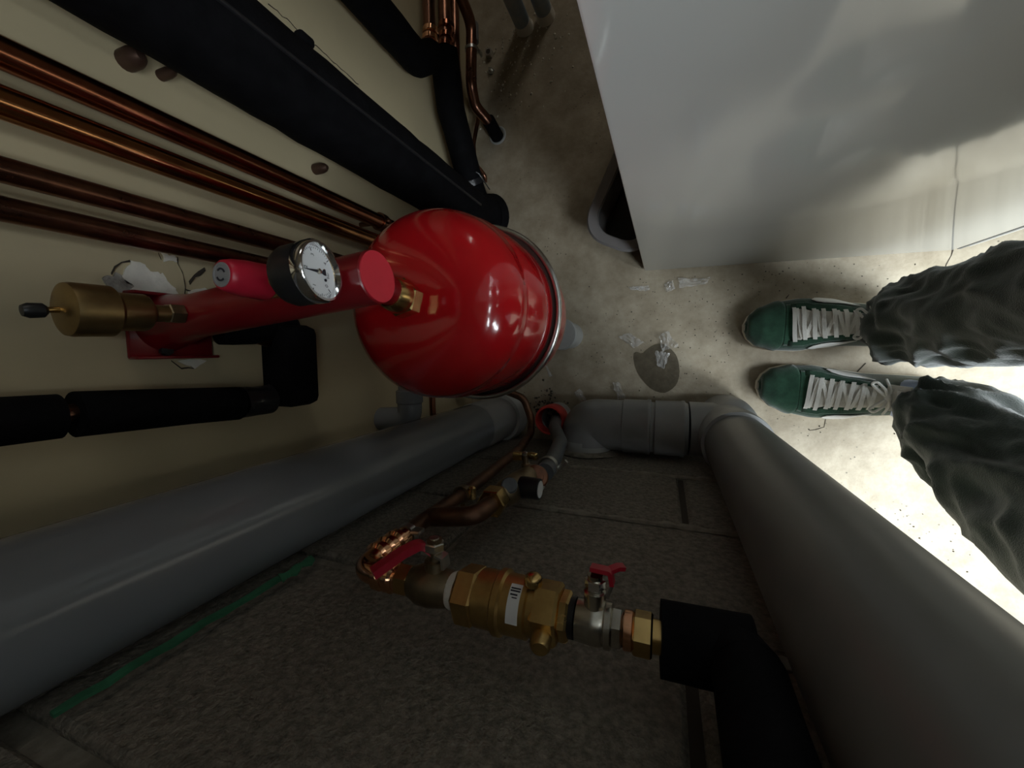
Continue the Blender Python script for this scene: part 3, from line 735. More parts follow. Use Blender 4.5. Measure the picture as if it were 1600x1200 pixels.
build('mortar_ring', mc, 'mortar', t)

# ------------------------------------------------------------------ red expansion tank
TX, TY = .2365, .2650
t = thing('expansion_tank', (TX, TY, .30), 'glossy red expansion tank girdled by a steel band', 'tank')
RT, ZS = .1008, .462
def dome(z0, z1, R, n=16, q=.55):
    """profile of a pressed dome: tight shoulder, then a shallow crown"""
    pr_ = []
    for i in range(n + 1):
        a = PI / 2 * i / n
        pr_.append((z0 + (z1 - z0) * math.sin(a), max(R * math.cos(a) ** q, .001)))
    return pr_
prof = [(ZS + .002, RT + .0010), (ZS + .010, RT + .0012), (.545, RT + .0012), (.549, RT - .0008), (.556, RT - .0012)] + dome(.562, .609, RT - .0012, 20, .50)
build('upper_shell', MB().lathe((TX, TY, 0), (0, 0, 1), prof, 96), 'red_tank', t, smooth=50)
prof = [(ZS - .002, RT + .002), (ZS - .008, RT)] + [(ZS - .05, RT)] + dome(ZS - .065, .318, RT)
build('lower_shell', MB().lathe((TX, TY, 0), (0, 0, 1), prof, 96), 'red_tank', t, smooth=50)
build('band_gap_shade', MB().lathe((TX, TY, ZS), (0, 0, 1), [(-.006, RT + .0005), (-.005, RT + .0080), (-.001, RT + .0080), (.000, RT + .0005)], 96, caps=False), 'groove_shade', t)  # dark ring standing for shade in the gap behind the band
build('band', MB().ring((TX, TY, ZS), (0, 0, 1), RT + .0086, .0037, 96, 14), 'steel', t, label='bright steel clamping band')
build('outlet', MB().lathe((TX, TY, .598), (0, 0, 1), [(0, .012), (.003, .011), (.005, .0085), (.020, .0085)], 24), 'brass_satin', t)
build('gas_valve_cap', MB().lathe((TX, TY, .319), (0, 0, -1), [(0, .013), (.008, .013), (.010, .010)], 20), 'black', t)

# ------------------------------------------------------------------ red safety manifold with vent, relief knob and gauge
A, B = V(0.004, .2455, .690), V(.2605, .2735, .690)
dirT = (B - A).normalized()
t = thing('safety_manifold', (0, .2475, .69), 'red boiler safety manifold bracketed to the beige wall above the tank', 'manifold')
br = build('bracket_plate', MB().box((.004, .2415, .685), (.005, .062, .074), bev=.0016), 'red_tube', t)
build('plate_lip', MB().box((.010, .2115, .685), (.016, .003, .073), bev=.001), 'red_tube', t)
build('plate_lip', MB().box((.010, .2715, .685), (.016, .003, .073), bev=.001), 'red_tube', t)
build('bolt', MB().hexnut((.0065, .2185, .694), (1, 0, 0), .006, .006), 'black', br)
RTU = .0203
L_ = (B - A).length
build('tube', MB().lathe(A, dirT, [(0.0, RTU + .008), (.010, RTU + .006), (.050, RTU), (L_ - .001, RTU), (L_, RTU - .001)], 40), 'red_tube', t)
build('end_cap', MB().lathe(B, dirT, [(0, RTU - .0008), (.0012, RTU - .0008)], 40), 'red_cap', t, label='flat bright red end disc')
# spigot + union nut down to the tank
SX, SY = TX + .0015, TY + .0045
build('spigot', MB().lathe((SX, SY, .640), (.05, .05, 1), [(0, .0118), (.004, .0125), (.045, .0125)], 28), 'red_tube', t)
un = build('union', MB().hexnut((TX, TY, .616), (0.05, 0.10, 1), .016, .0182, .3), 'brass', t)
build('union_collar', MB().lathe((TX + .0008, TY + .0018, .6315), (.05, .12, 1), [(0, .0165), (.002, .0160), (.012, .0150), (.016, .0125)], 28), 'brass', un)
build('union_tail', MB().hexnut((TX, TY, .609), (0, 0, 1), .008, .0118), 'brass', un)
# automatic air vent
av = V(.065, .2500, .7085)
vt = build('air_vent', MB().lathe(av, (0, -.03, 1), [(.008, .0068), (.024, .0072), (.0265, .0105), (.029, .0138), (.031, .0150), (.060, .0150)], 36), 'brass_vent', t, label='brass automatic air vent')
build('vent_cap', MB().lathe(av + V(0, -.0015, .050), (0, -.03, 1), [(0, .0165), (.003, .0194), (.025, .0196), (.028, .0188), (.0305, .013), (.031, .004)], 44), 'brass_vent', vt)
build('vent_valve', MB().lathe(av + V(0, -.0028, .080), (-.05, -.10, 1), [(0, .0022), (.008, .0022)], 10), 'brass', vt)
build('black_cap', MB().lathe(av + V(0, -.0038, .087), (-.05, -.10, 1), [(0, .0030), (.002, .0050), (.009, .0052), (.012, .0038)], 16), 'black', vt)
build('vent_nut', MB().hexnut(av + V(0, 0, .002), (0, 0, 1), .012, .0088), 'brass_dull', vt)
# relief valve with red knob
kv = V(.180, .2690, .704)
rv = build('relief_valve', MB().lathe(kv, (0, .02, 1), [(0, .0105), (.010, .0105), (.012, .0085), (.016, .0085)], 28), 'brass_satin', t)
kn = build('red_knob', MB().lathe(kv + V(0, .0004, .0135), (0, .02, 1), [(0, .0115), (.003, .0138), (.020, .0132), (.030, .0118), (.0345, .0105), (.035, .0092)], 14), 'red_plastic', rv, smooth=60, label='faceted red relief knob')
build('knob_disc', MB().lathe(kv + V(0, .0010, .0483), (0, .02, 1), [(0, .0086), (.0010, .0084), (.0010, .0070), (.0005, .0068)], 28), 'grey_part', rv)
for k in range(2):
    a0 = k * PI + .4
    arc = [kv + V(.0040 * math.cos(a0 + i * .24), .0010 + .0040 * math.sin(a0 + i * .24), .0494) for i in range(9)]
    build('arrow_mark', MB().strip(arc, (0, 0, 1), .0004, .0012), 'ink', rv, smooth=0)
# pressure gauge, dial facing into the room
G = V(.2465, .2705, .7345)
gn = V(1.0, .12, -.13).normalized()          # dial normal
gu = (V(0, .10, 1) - V(0, .10, 1).dot(gn) * gn).normalized()   # dial "up"
gr = gu.cross(gn).normalized()
gr = -gr if gr.y < 0 else gr                # dial "right" as the reader sees it
RG = .0202; GK = RG / .0305
gg = build('gauge', MB().lathe(G, -gn, [(.000, RG), (.003, RG + .0006), (.018, RG + .0002), (.023, RG - .002), (.025, RG - .006)], 56), 'black', t, label='black pressure gauge case')
build('bezel', MB().lathe(G, gn, [(-.003, RG + .0010), (.0030, RG + .0010), (.0046, RG - .0002), (.0046, RG - .0016), (.0012, RG - .0032), (-.0005, RG - .0036)], 64, caps=False), 'chrome', gg, label='chrome bezel')
build('dial', MB().lathe(G, gn, [(-.0005, RG - .0030), (.0005, RG - .0030)], 56), 'dial', gg)
def dp(x, y, h=.0007): return G + gr * (x * GK) + gu * (y * GK) + gn * h
def dquad(pts, h=.0008, th=.0002): return MB().prism([dp(x, y, h) for x, y in pts], gn * th)
mk = MB()
for i in range(41):
    a = math.radians(225 - 270 * i / 40)
    r0 = .0205 if i % 10 == 0 else (.0220 if i % 5 == 0 else .0230)
    r1 = .0248; wv = .00035 if i % 10 == 0 else .00015
    c, s = math.cos(a), math.sin(a)
    mk.prism([dp(r0 * c - wv * s, r0 * s + wv * c), dp(r0 * c + wv * s, r0 * s - wv * c), dp(r1 * c + wv * s, r1 * s - wv * c), dp(r1 * c - wv * s, r1 * s + wv * c)], gn * .0002)
build('dial_marks', mk, 'ink', gg, smooth=0)
def glyphs(txt, size, x, y):
    cu = bpy.data.curves.new('numeral', 'FONT'); cu.body = txt; cu.size = size
    cu.align_x = 'CENTER'; cu.align_y = 'CENTER'; cu.resolution_u = 3
    ob = bpy.data.objects.new('tmp_text', cu); COL.objects.link(ob)
    dg = bpy.context.evaluated_depsgraph_get()
    me = bpy.data.meshes.new_from_object(ob.evaluated_get(dg))
    mb = MB(); mb.add([dp(x + p.co.x, y + p.co.y, .0009) for p in me.vertices], [tuple(q.vertices) for q in me.polygons])
    bpy.data.objects.remove(ob); bpy.data.meshes.remove(me); bpy.data.curves.remove(cu)
    return mb
for i in range(5):
    a = math.radians(225 - 270 * i / 4)
    build('numeral', glyphs(str(i), .0062, .0168 * math.cos(a), .0168 * math.sin(a)), 'ink', gg, smooth=0)
build('numeral', glyphs('bar', .0050, .0, -.0150), 'ink', gg, smooth=0)
na = math.radians(90 + 8); nc, ns = math.cos(na), math.sin(na)
def nrot(x, y): return (x * nc - y * ns, x * ns + y * nc)
build('needle', dquad([nrot(*q) for q in ((.0215, 0), (.004, .0013), (-.004, .0013), (-.008, .0030), (-.0105, .0030), (-.0105, -.0030), (-.008, -.0030), (-.004, -.0013), (.004, -.0013))], .0014, .0004), 'ink', gg, smooth=0)
build('needle_hub', MB().lathe(dp(0, 0, .0011), gn, [(0, .0018), (.0016, .0018), (.0019, .0013)], 20), 'nickel', gg)
build('dial_screw', MB().lathe(dp(.0040, -.0098, .0006), gn, [(0, .0010), (.0006, .0010)], 12), 'brass', gg)
build('dial_screw', MB().lathe(dp(-.0060, -.0108, .0006), gn, [(0, .0010), (.0006, .0010)], 12), 'ink', gg)
build('gauge_stem', MB().tube(fillet([G - gn * .022, G - gn * .036, G - gn * .036 - V(0, 0.003, .030)], .008), .0055, 16), 'brass_satin', t)

# black lagged pipe that feeds the manifold
t = thing('lagged_feed_pipe', (.05, .165, .6), 'black lagged pipe with copper gaps turning up into the red manifold', 'pipe')
Yf = .163
build('copper_core', MB().tube(fillet([(.05, .196, 2.38), (.05, .1715, .80), (.05, Yf, .610), (.05, .225, .600), (.05, .240, .66)], .02), .0075, 16), 'copper_brown', t)
build('lagging', lagging(MB(), [(.05, .196, 2.38), (.05, .180, 1.2), (.05, .1705, .7895)], .0165), 'foam', t)
build('lagging', lagging(MB(), [(.05, .170, .7805), (.05, .166, .70), (.05, Yf, .656)], .0172), 'foam', t)
build('taped_end', MB().tube(dens([(.05, Yf, .652), (.050, Yf, .618)], .008), .0160, 24, wob=.10), 'tape', t)
build('elbow_lagging', MB().box((.056, .200, .5935), (.046, .094, .046), bev=.010), 'foam', t)
build('upper_lagging', MB().tube(dens([(.050, .243, .585), (.046, .241, .640), (.040, .240, .664)], .012), .0165, 24, wob=.08), 'foam', t)

# ------------------------------------------------------------------ wet patch, plastic scraps
def pix_poly(pix, z): return [at(u, v, z=z) for u, v in pix]
wp = pix_poly([(989, 553), (994, 549), (1003, 553), (1010, 546), (1020, 539), (1032, 536), (1045, 542), (1056, 553), (1061, 567), (1062, 585), (1058, 600), (1048, 610), (1036, 615), (1020, 610), (1004, 595), (993, 577)], .0003)
smoothp = []
for i in range(len(wp)):
    a, b, c = wp[i - 1], wp[i], wp[(i + 1) % len(wp)]
    smoothp += [(a + b * 3) / 4, (b * 3 + c) / 4]
tag(build('wet_patch', MB().prism(smoothp, (0, 0, .0004)), 'wet', base=(.45, .18, 0), smooth=0), 'dark wet patch soaked into the open concrete floor', 'wet patch')
def film(pix, z, seed, label, h=.012, nx=9):
    """crumpled sheet of clear film over a pixel quad"""
    rnd = random.Random(seed); q = pix_poly(pix, z); mb = MB(); vs = []; fs = []
    for i in range(nx):
        for j in range(nx):
            s, u = i / (nx - 1), j / (nx - 1)
            p = (q[0] * (1 - s) + q[1] * s) * (1 - u) + (q[3] * (1 - s) + q[2] * s) * u
            e = min(s, 1 - s, u, 1 - u)
            hh = h * abs(mnoise.noise(Vector((s * 4 + seed, u * 4, seed * 1.7)))) * 1.6 + .0012
            vs.append(p + V(rnd.uniform(-.0015, .0015), rnd.uniform(-.0015, .0015), hh))
    for i in range(nx - 1):
        for j in range(nx - 1):
            a = i * nx + j; fs.append((a, a + 1, a + nx + 1, a + nx))
    mb.add(vs, fs)
    o = build('plastic_scrap', mb, 'film', base=sum(q, Vector()) / 4, smooth=0)
    so = o.modifiers.new('thickness', 'SOLIDIFY'); so.thickness = .0002
    return tag(o, label, 'plastic scrap')
film([(1030, 524), (1044, 517), (1060, 541), (1034, 549)], 0, 2, 'folded scrap of clear film at the edge of the wet patch', .018)
film([(966, 526), (984, 519), (1006, 535), (992, 545)], 0, 3, 'flat scrap of clear film between tank and wet patch', .008)
film([(1024, 548), (1046, 552), (1038, 576), (1026, 570)], 0.0008, 9, 'limp clear film lying inside the wet patch', .005)
film([(898, 612), (906, 606), (922, 635), (914, 642)], 0, 4, 'narrow clear strip beside the horizontal grey pipe', .004)
film([(957, 598), (968, 597), (978, 622), (966, 624)], 0, 5, 'small crumpled clear scrap above the horizontal grey pipe', .010)
film([(982, 449), (1014, 446), (1016, 454), (986, 454)], 0, 6, 'thin clear shred under the left corner of the cabinet', .006)
film([(1038, 444), (1052, 438), (1054, 452), (1042, 458)], 0, 7, 'pointed clear shred below the cabinet front', .010)
film([(1060, 436), (1110, 434), (1104, 444), (1062, 450)], 0, 8, 'wrinkled clear shred along the cabinet front', .010)
film([(851, 570), (856, 572), (863, 588), (858, 588)], 0, 10, 'slim shiny shred beside the red tank', .010, 5)

# ------------------------------------------------------------------ person: shoes, socks, trousers, upper body
pn = thing('person', (.86, .19, 0), 'person standing in dark green trousers and green suede sneakers', 'person')

def shoe(toe, heading, mirror, label):
    """toe: world xy of the toe tip, heading: angle of toe->heel, mirror: +1 right foot, -1 left foot"""
    L = .292
    def W(s, n, z):                     # s along from toe, n sideways (+ = outer side), z
        d = Vector((math.cos(heading), math.sin(heading), 0)); sd = Vector((-d.y, d.x, 0)) * mirror
        return Vector((toe[0], toe[1], 0)) + d * s + sd * n + Vector((0, 0, z))
    def interp(tab, s):
        for (a, va), (b, vb) in zip(tab, tab[1:]):
            if s <= b:
                u = (s - a) / (b - a); u = u * u * (3 - 2 * u) * .5 + u * .5
                return va + (vb - va) * u
        return tab[-1][1]
    outer = [(0, .004), (.008, .022), (.022, .035), (.05, .047), (.09, .0525), (.13, .050), (.17, .043), (.22, .038), (.26, .036), (.28, .026), (.292, .004)]
    inner = [(0, .010), (.008, .026), (.022, .038), (.05, .046), (.09, .0465), (.13, .039), (.17, .035), (.22, .035), (.26, .034), (.28, .025), (.292, .004)]
    top = [(0, .034), (.01, .046), (.03, .056), (.07, .063), (.10, .075), (.14, .093), (.17, .102), (.20, .098), (.24, .088), (.27, .092), (.285, .09), (.292, .08)]
    # sole
    loops = []
    NS = 40
    ss = [L * (0.5 - 0.5 * math.cos(PI * i / NS)) for i in range(NS + 1)]
    outl = [(s, interp(outer, s)) for s in ss] + [(s, -interp(inner, s)) for s in reversed(ss[1:-1])]
    cx, cy = L * .5, 0.0
    def grow(p, g):
        dx, dy = p[0] - cx, p[1] - cy; l = math.hypot(dx, dy)
        return (p[0] + dx / l * g, p[1] + dy / l * g)
    mb = MB()
    lv = [(0, -.002), (.003, .0010), (.014, .0018), (.021, .0012), (.023, -.002)]
    loft(mb, [[W(*grow(p, g), z) for p in outl] for z, g in lv])
    n = len(outl); mb.f.append(tuple(range(n))); mb.f.append(tuple(4 * n + k for k in range(n)))
    sh = build('shoe', mb, 'sole', pn, label=label)
    # upper, cross sections along the foot
    def section(s, infl=0.0, nseg=18, opening=None):
        o_, i_, h = interp(outer, s) + infl, interp(inner, s) + infl, interp(top, s) + infl
        pts = []
        zb = .022
        for k in range(nseg + 1):
            a = PI * k / nseg
            c, s_ = math.cos(a), math.sin(a)
            ex = .62 if s < .09 else .8
            n_ = (o_ if c > 0 else i_) * (abs(c) ** ex) * (1 if c > 0 else -1)
            z = zb + (h - zb) * (abs(s_) ** .75)
            if s > .11:                                    # ankle part narrows towards the throat
                f = max(0.0, min(1.0, (s - .11) / .06)); n_ *= 1 - .22 * f * (z - zb) / (h - zb)
            pts.append((n_, z))
        return pts
    def surf(s, a):                                        # point on the upper, a in [0,1] outer edge -> inner edge
        pts = section(s); x = a * (len(pts) - 1); i = min(int(x), len(pts) - 2); u = x - i
        return (pts[i][0] * (1 - u) + pts[i + 1][0] * u, pts[i][1] * (1 - u) + pts[i + 1][1] * u)
    def SP(s, a, lift=0.0):
        n_, z = surf(s, a)
        e = 1e-3
        p = W(s, n_, z); pa = W(s, *surf(s, min(1, a + e))); pb = W(s, *surf(s, max(0, a - e))); pc = W(min(L, s + e), *surf(min(L, s + e), a))
        nn = (pa - pb).cross(pc - p)
        if nn.length < 1e-12: nn = Vector((0, 0, 1))
        nn.normalize()
        ctr = W(s, 0, .03)
        if nn.dot(p - ctr) < 0: nn = -nn
        return p + nn * lift
    s0 = [L * (i / 44) for i in range(45)]
    mb = MB(); sec = [[W(s, *q) for q in section(s)] for s in s0]
    nn = len(sec[0]); vs = [p for r in sec for p in r]; fs = []
    for i in range(len(sec) - 1):
        for k in range(nn - 1):
            fs.append((i * nn + k, i * nn + k + 1, (i + 1) * nn + k + 1, (i + 1) * nn + k))
    mb.add(vs, fs)
    build('upper', mb, 'suede', sh, smooth=60)
    def overlay(name, outline, lift, material, nd=10):
        """thin patch following the upper; outline = function u,v in [0,1]^2 -> (s, a)"""
        mb = MB(); vs = []; fs = []
        for i in range(nd + 1):
            for j in range(nd + 1):
                s, a = outline(i / nd, j / nd); vs.append(SP(s, a, lift))
        for i in range(nd):
            for j in range(nd):
                q = i * (nd + 1) + j; fs.append((q, q + 1, q + nd + 2, q + nd + 1))
        mb.add(vs, fs)
        o = build(name, mb, material, sh, smooth=60)
        so = o.modifiers.new('thickness', 'SOLIDIFY'); so.thickness = .0012; so.offset = 0
        return o
    overlay('toe_cap', lambda u, v: (.004 + .058 * u * (1 - .18 * (2 * v - 1) ** 2), .05 + .90 * v), .0012, 'suede2', 14)
    # eyestay: a U of suede round the throat
    overlay('eyestay', lambda u, v: (.068 + .105 * u, .26 + .10 * v + .02 * u), .0016, 'suede2')
    overlay('eyestay', lambda u, v: (.068 + .105 * u, .64 + .10 * v - .02 * u), .0016, 'suede2')
    overlay('eyestay', lambda u, v: (.061 + .012 * u, .27 + .46 * v), .0016, 'suede2')
    tg_ = overlay('tongue', lambda u, v: (.075 + .112 * u, .375 + .25 * v), .0026, 'tongue')
    # tongue tip standing up in front of the trouser
    tipp = [W(.172, n_, .104) for n_ in (-.022, .022)] + [W(.192, n_, .128) for n_ in (.020, -.020)]
    build('tongue_tip', MB().prism(tipp, W(0.004, 0, -.003) - W(0, 0, 0)), 'tongue', sh)
    # woven label on the tongue with a red tick and small navy marks
    e1 = (tipp[1] - tipp[0]); e2 = (tipp[3] - tipp[0]); nl = e1.cross(e2).normalized()
    if nl.z < 0: nl = -nl
    def TP(a, b, h=.0006): return tipp[0] + e1 * a + e2 * b + nl * h
    build('woven_label', MB().prism([TP(.18, .45), TP(.82, .45), TP(.82, .95), TP(.18, .95)], nl * .0005), 'swoosh', sh)
    tick = [(.24, .80), (.36, .62), (.50, .62), (.78, .86), (.52, .72), (.40, .72)]
    build('label_tick', MB().prism([TP(a, b, .0012) for a, b in tick], nl * .0002), 'label_red', sh, smooth=0)
    for k in range(3):
        build('label_mark', MB().prism([TP(.36 + k * .10, .50, .0012), TP(.43 + k * .10, .50, .0012), TP(.43 + k * .10, .58, .0012), TP(.36 + k * .10, .58, .0012)], nl * .0002), 'label_navy', sh, smooth=0)
    # laces
    rows = 7
    for r in range(rows):
        s1 = .076 + r * .0135
        lift = .0045
        pts = []
        for i in range(9):
            v = i / 8; a = .350 + .30 * v
            pts.append(SP(s1 + .006 * (v - .5), a, lift + .0035 * math.sin(PI * v)))
        wd = (SP(s1 + .01, .5) - SP(s1, .5))
        build('lace', MB().strip(pts, wd, .0062, .0018), 'lace', sh, smooth=50)
        if r < rows - 1:
            pts = []
            for i in range(9):
                v = i / 8; a = (.36 + .28 * v) if r % 2 == 0 else (.64 - .28 * v)
                pts.append(SP(s1 + .0135 * v + .001, a, lift - .0016 + .003 * math.sin(PI * v)))
            build('lace', MB().strip(pts, wd, .0058, .0016), 'lace', sh, smooth=50)
    # bow
    kx = .170
    knot = SP(kx, .5, .010)
    ds = (W(.01, 0, 0) - W(0, 0, 0)) * 100; dn = (W(0, .01, 0) - W(0, 0, 0)) * 100
    build('lace_knot', MB().tube([knot - dn * .006, knot, knot + dn * .006], [.0035, .0055, .0035], 10), 'lace', sh)
    for sg in (-1, 1):
        lp = [knot, knot + dn * sg * .014 - ds * .006 + V(0, 0, .004), knot + dn * sg * .026 - ds * .016 - V(0, 0, .002), knot + dn * sg * .022 - ds * .022 - V(0, 0, .006), knot + dn * sg * .010 - ds * .012, knot]
        build('lace_loop', MB().tube(fillet(lp, .008, 4), .0022, 8), 'lace', sh)
        tl = [knot, knot + dn * sg * .012 + ds * .004, knot + dn * sg * .030 + ds * .001 - V(0, 0, .014)]
        build('lace_end', MB().tube(fillet(tl, .01, 4), .0020, 8), 'lace', sh)
    # white tick on both flanks
    for side in (0, 1):
        def a_of(v): return v if side == 0 else 1 - v
        up_ = [(.100, .18), (.106, .225), (.116, .24), (.130, .235), (.145, .22), (.165, .215)]
        lo_ = [(.100, .175), (.106, .12), (.118, .095), (.134, .115), (.150, .165), (.165, .210)]
        mb = MB(); vs = []; fs = []
        fine = 4; U = []; LO = []
        def fine_(t_):
            out = []
            for (a, b), (c, d) in zip(t_, t_[1:]):
                for k in range(fine): out.append((a + (c - a) * k / fine, b + (d - b) * k / fine))
            return out + [t_[-1]]
        U, LO = fine_(up_), fine_(lo_)
        for (a, b), (c, d) in zip(U, LO):
            for q in range(4):
                f = q / 3; vs.append(SP(a + (c - a) * f, a_of(b + (d - b) * f), .0022))
        for i in range(len(U) - 1):
            for q in range(3):
                x = i * 4 + q; fs.append((x, x + 1, x + 5, x + 4))
        mb.add(vs, fs)
        o = build('side_tick', mb, 'swoosh', sh, smooth=60)
        so = o.modifiers.new('thickness', 'SOLIDIFY'); so.thickness = .001; so.offset = 0
    return sh, W

shR, WR = shoe((.615, .262), math.radians(-1.5), 1, 'green suede sneaker standing closer to the white cabinet')
shL, WL = shoe((.643, .142), math.radians(-2.0), -1, 'green suede sneaker standing closer to the grey pipe')

def leg_tube(path, radii, seed, hemcut=0.0, seg=96):
    pts = [Vector(p) for p in path]
    dp_ = []; rr = []
    for i in range(len(pts) - 1):
        k = max(2, int((pts[i + 1] - pts[i]).length / .006))
        for j in range(k):
            dp_.append(pts[i].lerp(pts[i + 1], j / k)); rr.append(radii[i] + (radii[i + 1] - radii[i]) * j / k)
    dp_.append(pts[-1]); rr.append(radii[-1])
    for _ in range(6):
        dp_ = [dp_[0]] + [(dp_[i - 1] + dp_[i] * 2 + dp_[i + 1]) / 4 for i in range(1, len(dp_) - 1)] + [dp_[-1]]
    vs = []; fs = []
    for i, (c, r) in enumerate(zip(dp_, rr)):
        zrel = c.z
        for k in range(seg):
            th = 2 * PI * k / seg
            d = Vector((math.cos(th), math.sin(th), 0))
            # drag folds: diagonal ridges, stronger just above the hem
            amp = .010 * math.exp(-((zrel - .16) / .18) ** 2) + .005
            q = Vector((d.x * 1.1 + seed, d.y * 1.1, zrel * 11 + 1.4 * math.sin(th + seed)))
            rdg = 1 - abs(mnoise.noise(q)) * 2.2                     # sharp ridges
            f = amp * (rdg - .5) * .9
            q2 = Vector((d.x * 2.4 - seed, d.y * 2.4, zrel * 20 - 2.0 * math.cos(th)))
            f += amp * .45 * (1 - abs(mnoise.noise(q2)) * 2.5)
            f += .0012 * mnoise.noise(Vector((d.x * 9, d.y * 9, zrel * 80 + seed)))
            z = c.z + (hemcut * (math.cos(th - PI)) if i < 16 else 0) * (1 - i / 16)
            vs.append(Vector((c.x, c.y, z)) + Vector((d.x * (r * 1.0 + f), d.y * (r * .96 + f), 0)))
    n = len(dp_)
    for i in range(n - 1):
        for k in range(seg):
            fs.append((i * seg + k, i * seg + (k + 1) % seg, (i + 1) * seg + (k + 1) % seg, (i + 1) * seg + k))
    return vs, fs
mb = MB()
mb.add(*leg_tube([(.838, .257, .072), (.846, .262, .16), (.864, .272, .30), (.872, .274, .48), (.93, .25, .68), (1.02, .225, .90)],
                 [.064, .065, .070, .078, .094, .105], 1.3, .018))
mb.add(*leg_tube([(.878, .108, .100), (.882, .090, .16), (.892, .042, .28), (.885, -.005, .46), (.94, .04, .68), (1.03, .085, .90)],
                 [.062, .070, .080, .086, .095, .105], 4.1, .030))
# hips close the two legs into one garment
loops = []
for z, rx, ry in ((.80, .10, .165), (.88, .115, .185), (.96, .118, .18), (1.03, .112, .168)):
    loops.append([V(1.03 + rx * math.cos(2 * PI * k / 40), .155 + ry * math.sin(2 * PI * k / 40), z) for k in range(40)])
hp_ = MB(); loft(hp_, loops); mb.add(hp_.v, hp_.f)
tr = build('trousers', mb, 'trouser', pn, smooth=80, label='dark green cotton trousers with soft folds')
so = tr.modifiers.new('thickness', 'SOLIDIFY'); so.thickness = .0016; so.offset = -1
# stitched outer seam on each leg
# socks and ankles
for (ax_, ay_), nm in (((.835, .252), 0), ((.855, .128), 1)):
    sk = build('sock', MB().tube([V(ax_ + .010, ay_, .055), V(ax_ + .006, ay_, .10), V(ax_ + .016, ay_ - (.010 if nm else 0), .135), V(ax_ + .03, ay_ - (.02 if nm else 0), .165)], [.036, .036, .032, .026], 24, wob=.06), 'sock', pn)
    build('sock_cuff', MB().tube([V(ax_ + .013, ay_ - (.006 if nm else 0), .124), V(ax_ + .020, ay_ - (.012 if nm else 0), .145)], [.0345, .0330], 24), 'sock_dark', sk)
# upper body, one skin from hips to neck (outside the picture, above the camera)
me = bpy.data.meshes.new('upper_body')
vv = [(1.03, .155, .97), (1.06, .135, 1.15), (1.07, .115, 1.33), (1.06, .11, 1.45), (1.04, .11, 1.53),
      (1.06, .29, 1.42), (1.05, .315, 1.16), (.85, .26, 1.08), (1.06, -.07, 1.42), (1.05, -.11, 1.16), (.85, .00, 1.08)]
ed = [(0, 1), (1, 2), (2, 3), (3, 4), (3, 5), (5, 6), (6, 7), (3, 8), (8, 9), (9, 10)]
rd = [(.125, .182), (.12, .15), (.14, .18), (.10, .14), (.055, .055), (.06, .06), (.048, .048), (.032, .032), (.06, .06), (.048, .048), (.032, .032)]
me.from_pydata([Vector(v) - pn.location for v in vv], ed, [])
bo = bpy.data.objects.new('upper_body', me); COL.objects.link(bo); bo.parent = pn
me.materials.append(M['shirt'])
sk = bo.modifiers.new('skin', 'SKIN'); sk.use_smooth_shade = True
for i, r_ in enumerate(rd): me.skin_vertices[0].data[i].radius = r_
me.skin_vertices[0].data[0].use_root = True
sb = bo.modifiers.new('sub', 'SUBSURF'); sb.levels = 2; sb.render_levels = 2
# head looking down at the pipes
HC = V(.985, .11, 1.655); HM = Matrix.Rotation(math.radians(-28), 3, 'Y')
def hp3(x, y, z): return HC + HM @ V(-x, y, z)          # x = towards the face
def head_pt(th, ph, k=1.0):
    x, y, z = math.cos(ph) * math.cos(th), math.cos(ph) * math.sin(th), math.sin(ph)
    rx, ry, rz = .098, .076, .118
    if z < 0: ry *= 1 + .22 * z; rx *= 1 + (.12 * z if x > 0 else .35 * z)
    nose = .024 * math.exp(-((y * .076) / .011) ** 2 - ((z + .12) / .16) ** 2) if x > 0 else 0
    eye = -.010 * math.exp(-((abs(y * .076) - .032) / .016) ** 2 - ((z - .06) / .10) ** 2) if x > 0 else 0
    return hp3(x * rx * k + nose + eye, y * ry * k, z * rz * k)
mb = MB(); NT, NP = 48, 30; vs_ = [head_pt(2 * PI * i / NT, -PI / 2 + PI * j / NP) for j in range(NP + 1) for i in range(NT)]
fs_ = [(j * NT + i, j * NT + (i + 1) % NT, (j + 1) * NT + (i + 1) % NT, (j + 1) * NT + i) for j in range(NP) for i in range(NT)]
mb.add(vs_, fs_)
mb.tube([V(1.045, .11, 1.50), V(1.02, .11, 1.56), V(1.0, .11, 1.60)], [.056, .052, .050], 24)
for sy in (-1, 1):
    mb.tube([hp3(-.008, sy * .070, -.022), hp3(-.014, sy * .082, .0), hp3(-.010, sy * .080, .026)], [.008, .013, .009], 12)
hd = build('head', mb, 'skin', pn, smooth=70)
for sy in (-1, 1):
    build('eye', MB().lathe(hp3(.086, sy * .031, .008), HM @ V(-1, 0, 0), [(-.006, .004), (-.003, .009), (0, .0105), (.003, .008), (.005, .002)], 16), 'dial', hd)
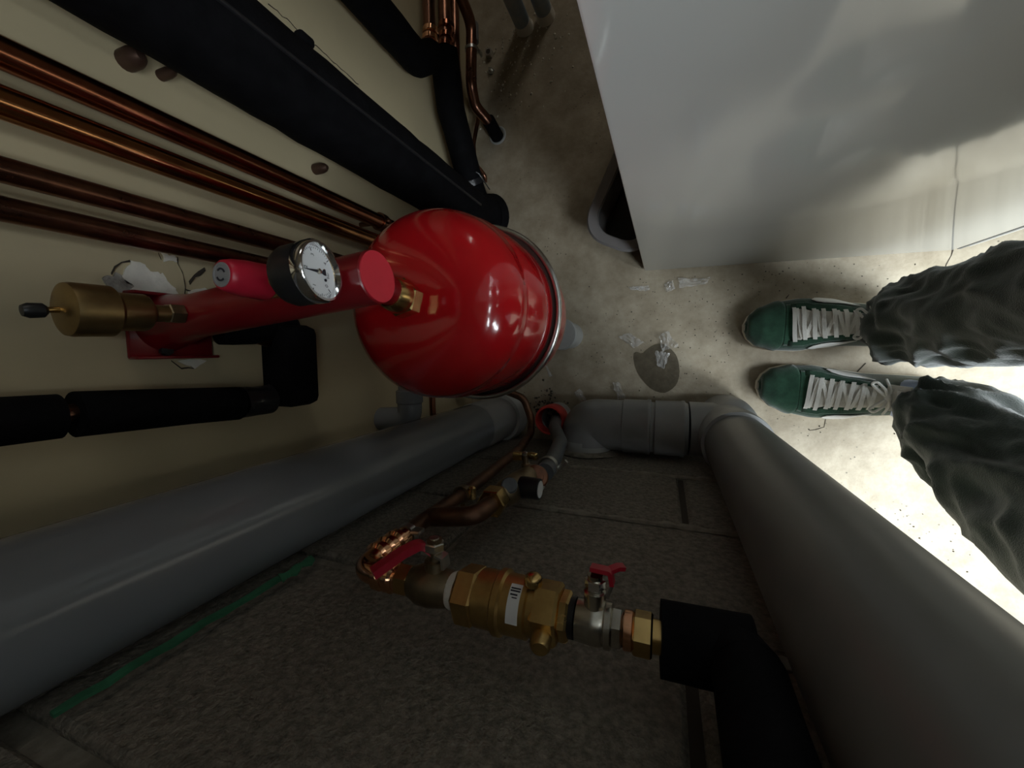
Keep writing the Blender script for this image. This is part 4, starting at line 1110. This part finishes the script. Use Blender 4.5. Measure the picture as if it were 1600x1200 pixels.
build('mouth', MB().tube([hp3(.082, -.024, -.062), hp3(.094, 0, -.060), hp3(.082, .024, -.062)], [.002, .0055, .002], 10), 'label_red', hd)
mb = MB(); vs_ = []; fs_ = []
for j in range(13):
    for i in range(NT):
        th = 2 * PI * i / NT; low = -.35 if math.cos(th) < .25 else .62
        ph = low + (PI / 2 - low) * j / 12
        vs_.append(head_pt(th, ph, 1.07))
fs_ = [(j * NT + i, j * NT + (i + 1) % NT, (j + 1) * NT + (i + 1) % NT, (j + 1) * NT + i) for j in range(12) for i in range(NT)]
mb.add(vs_, fs_); build('hair', mb, 'hair', hd, smooth=70)
# relaxed hands with five separate fingers
def hand(wrist, fwd, side, sgn):
    wrist = Vector(wrist); fwd = Vector(fwd).normalized(); side = Vector(side); side = (side - side.dot(fwd) * fwd).normalized(); dn = V(0, 0, -1)
    dn = (dn - dn.dot(fwd) * fwd).normalized()
    mb = MB(); NU = 20; loops = []
    for k, (d_, hw, ht) in enumerate(((-.05, .026, .024), (-.01, .027, .021), (.015, .034, .017), (.045, .041, .015), (.075, .041, .013), (.090, .036, .010))):
        loops.append([wrist + fwd * d_ + side * (hw * math.cos(2 * PI * i / NU)) + dn * (ht * math.sin(2 * PI * i / NU)) for i in range(NU)])
    loft(mb, loops); mb.f.append(tuple((len(loops) - 1) * NU + i for i in range(NU)))
    for off, ln in ((-.030, .068), (-.010, .078), (.010, .073), (.029, .058)):
        b0 = wrist + fwd * .080 + side * off
        p1 = b0 + fwd * ln * .48 + dn * .012; p2 = p1 + fwd * ln * .26 + dn * .022; p3 = p2 + fwd * ln * .10 + dn * .022
        mb.tube(fillet([b0, p1, p2, p3], .012, 4), [.0090] * 14 if False else .0082, 12)
    b0 = wrist + fwd * .022 - side * .026 * 1
    mb.tube(fillet([b0, b0 - side * .028 + fwd * .022 + dn * .010, b0 - side * .034 + fwd * .050 + dn * .022], .012, 4), .0098, 12)
    return build('hand', mb, 'skin', pn, smooth=70)
hand((.835, .256, 1.074), (-.95, -.20, -.30), (0, 1, 0), 1)
hand((.835, .004, 1.074), (-.95, .20, -.30), (0, -1, 0), -1)
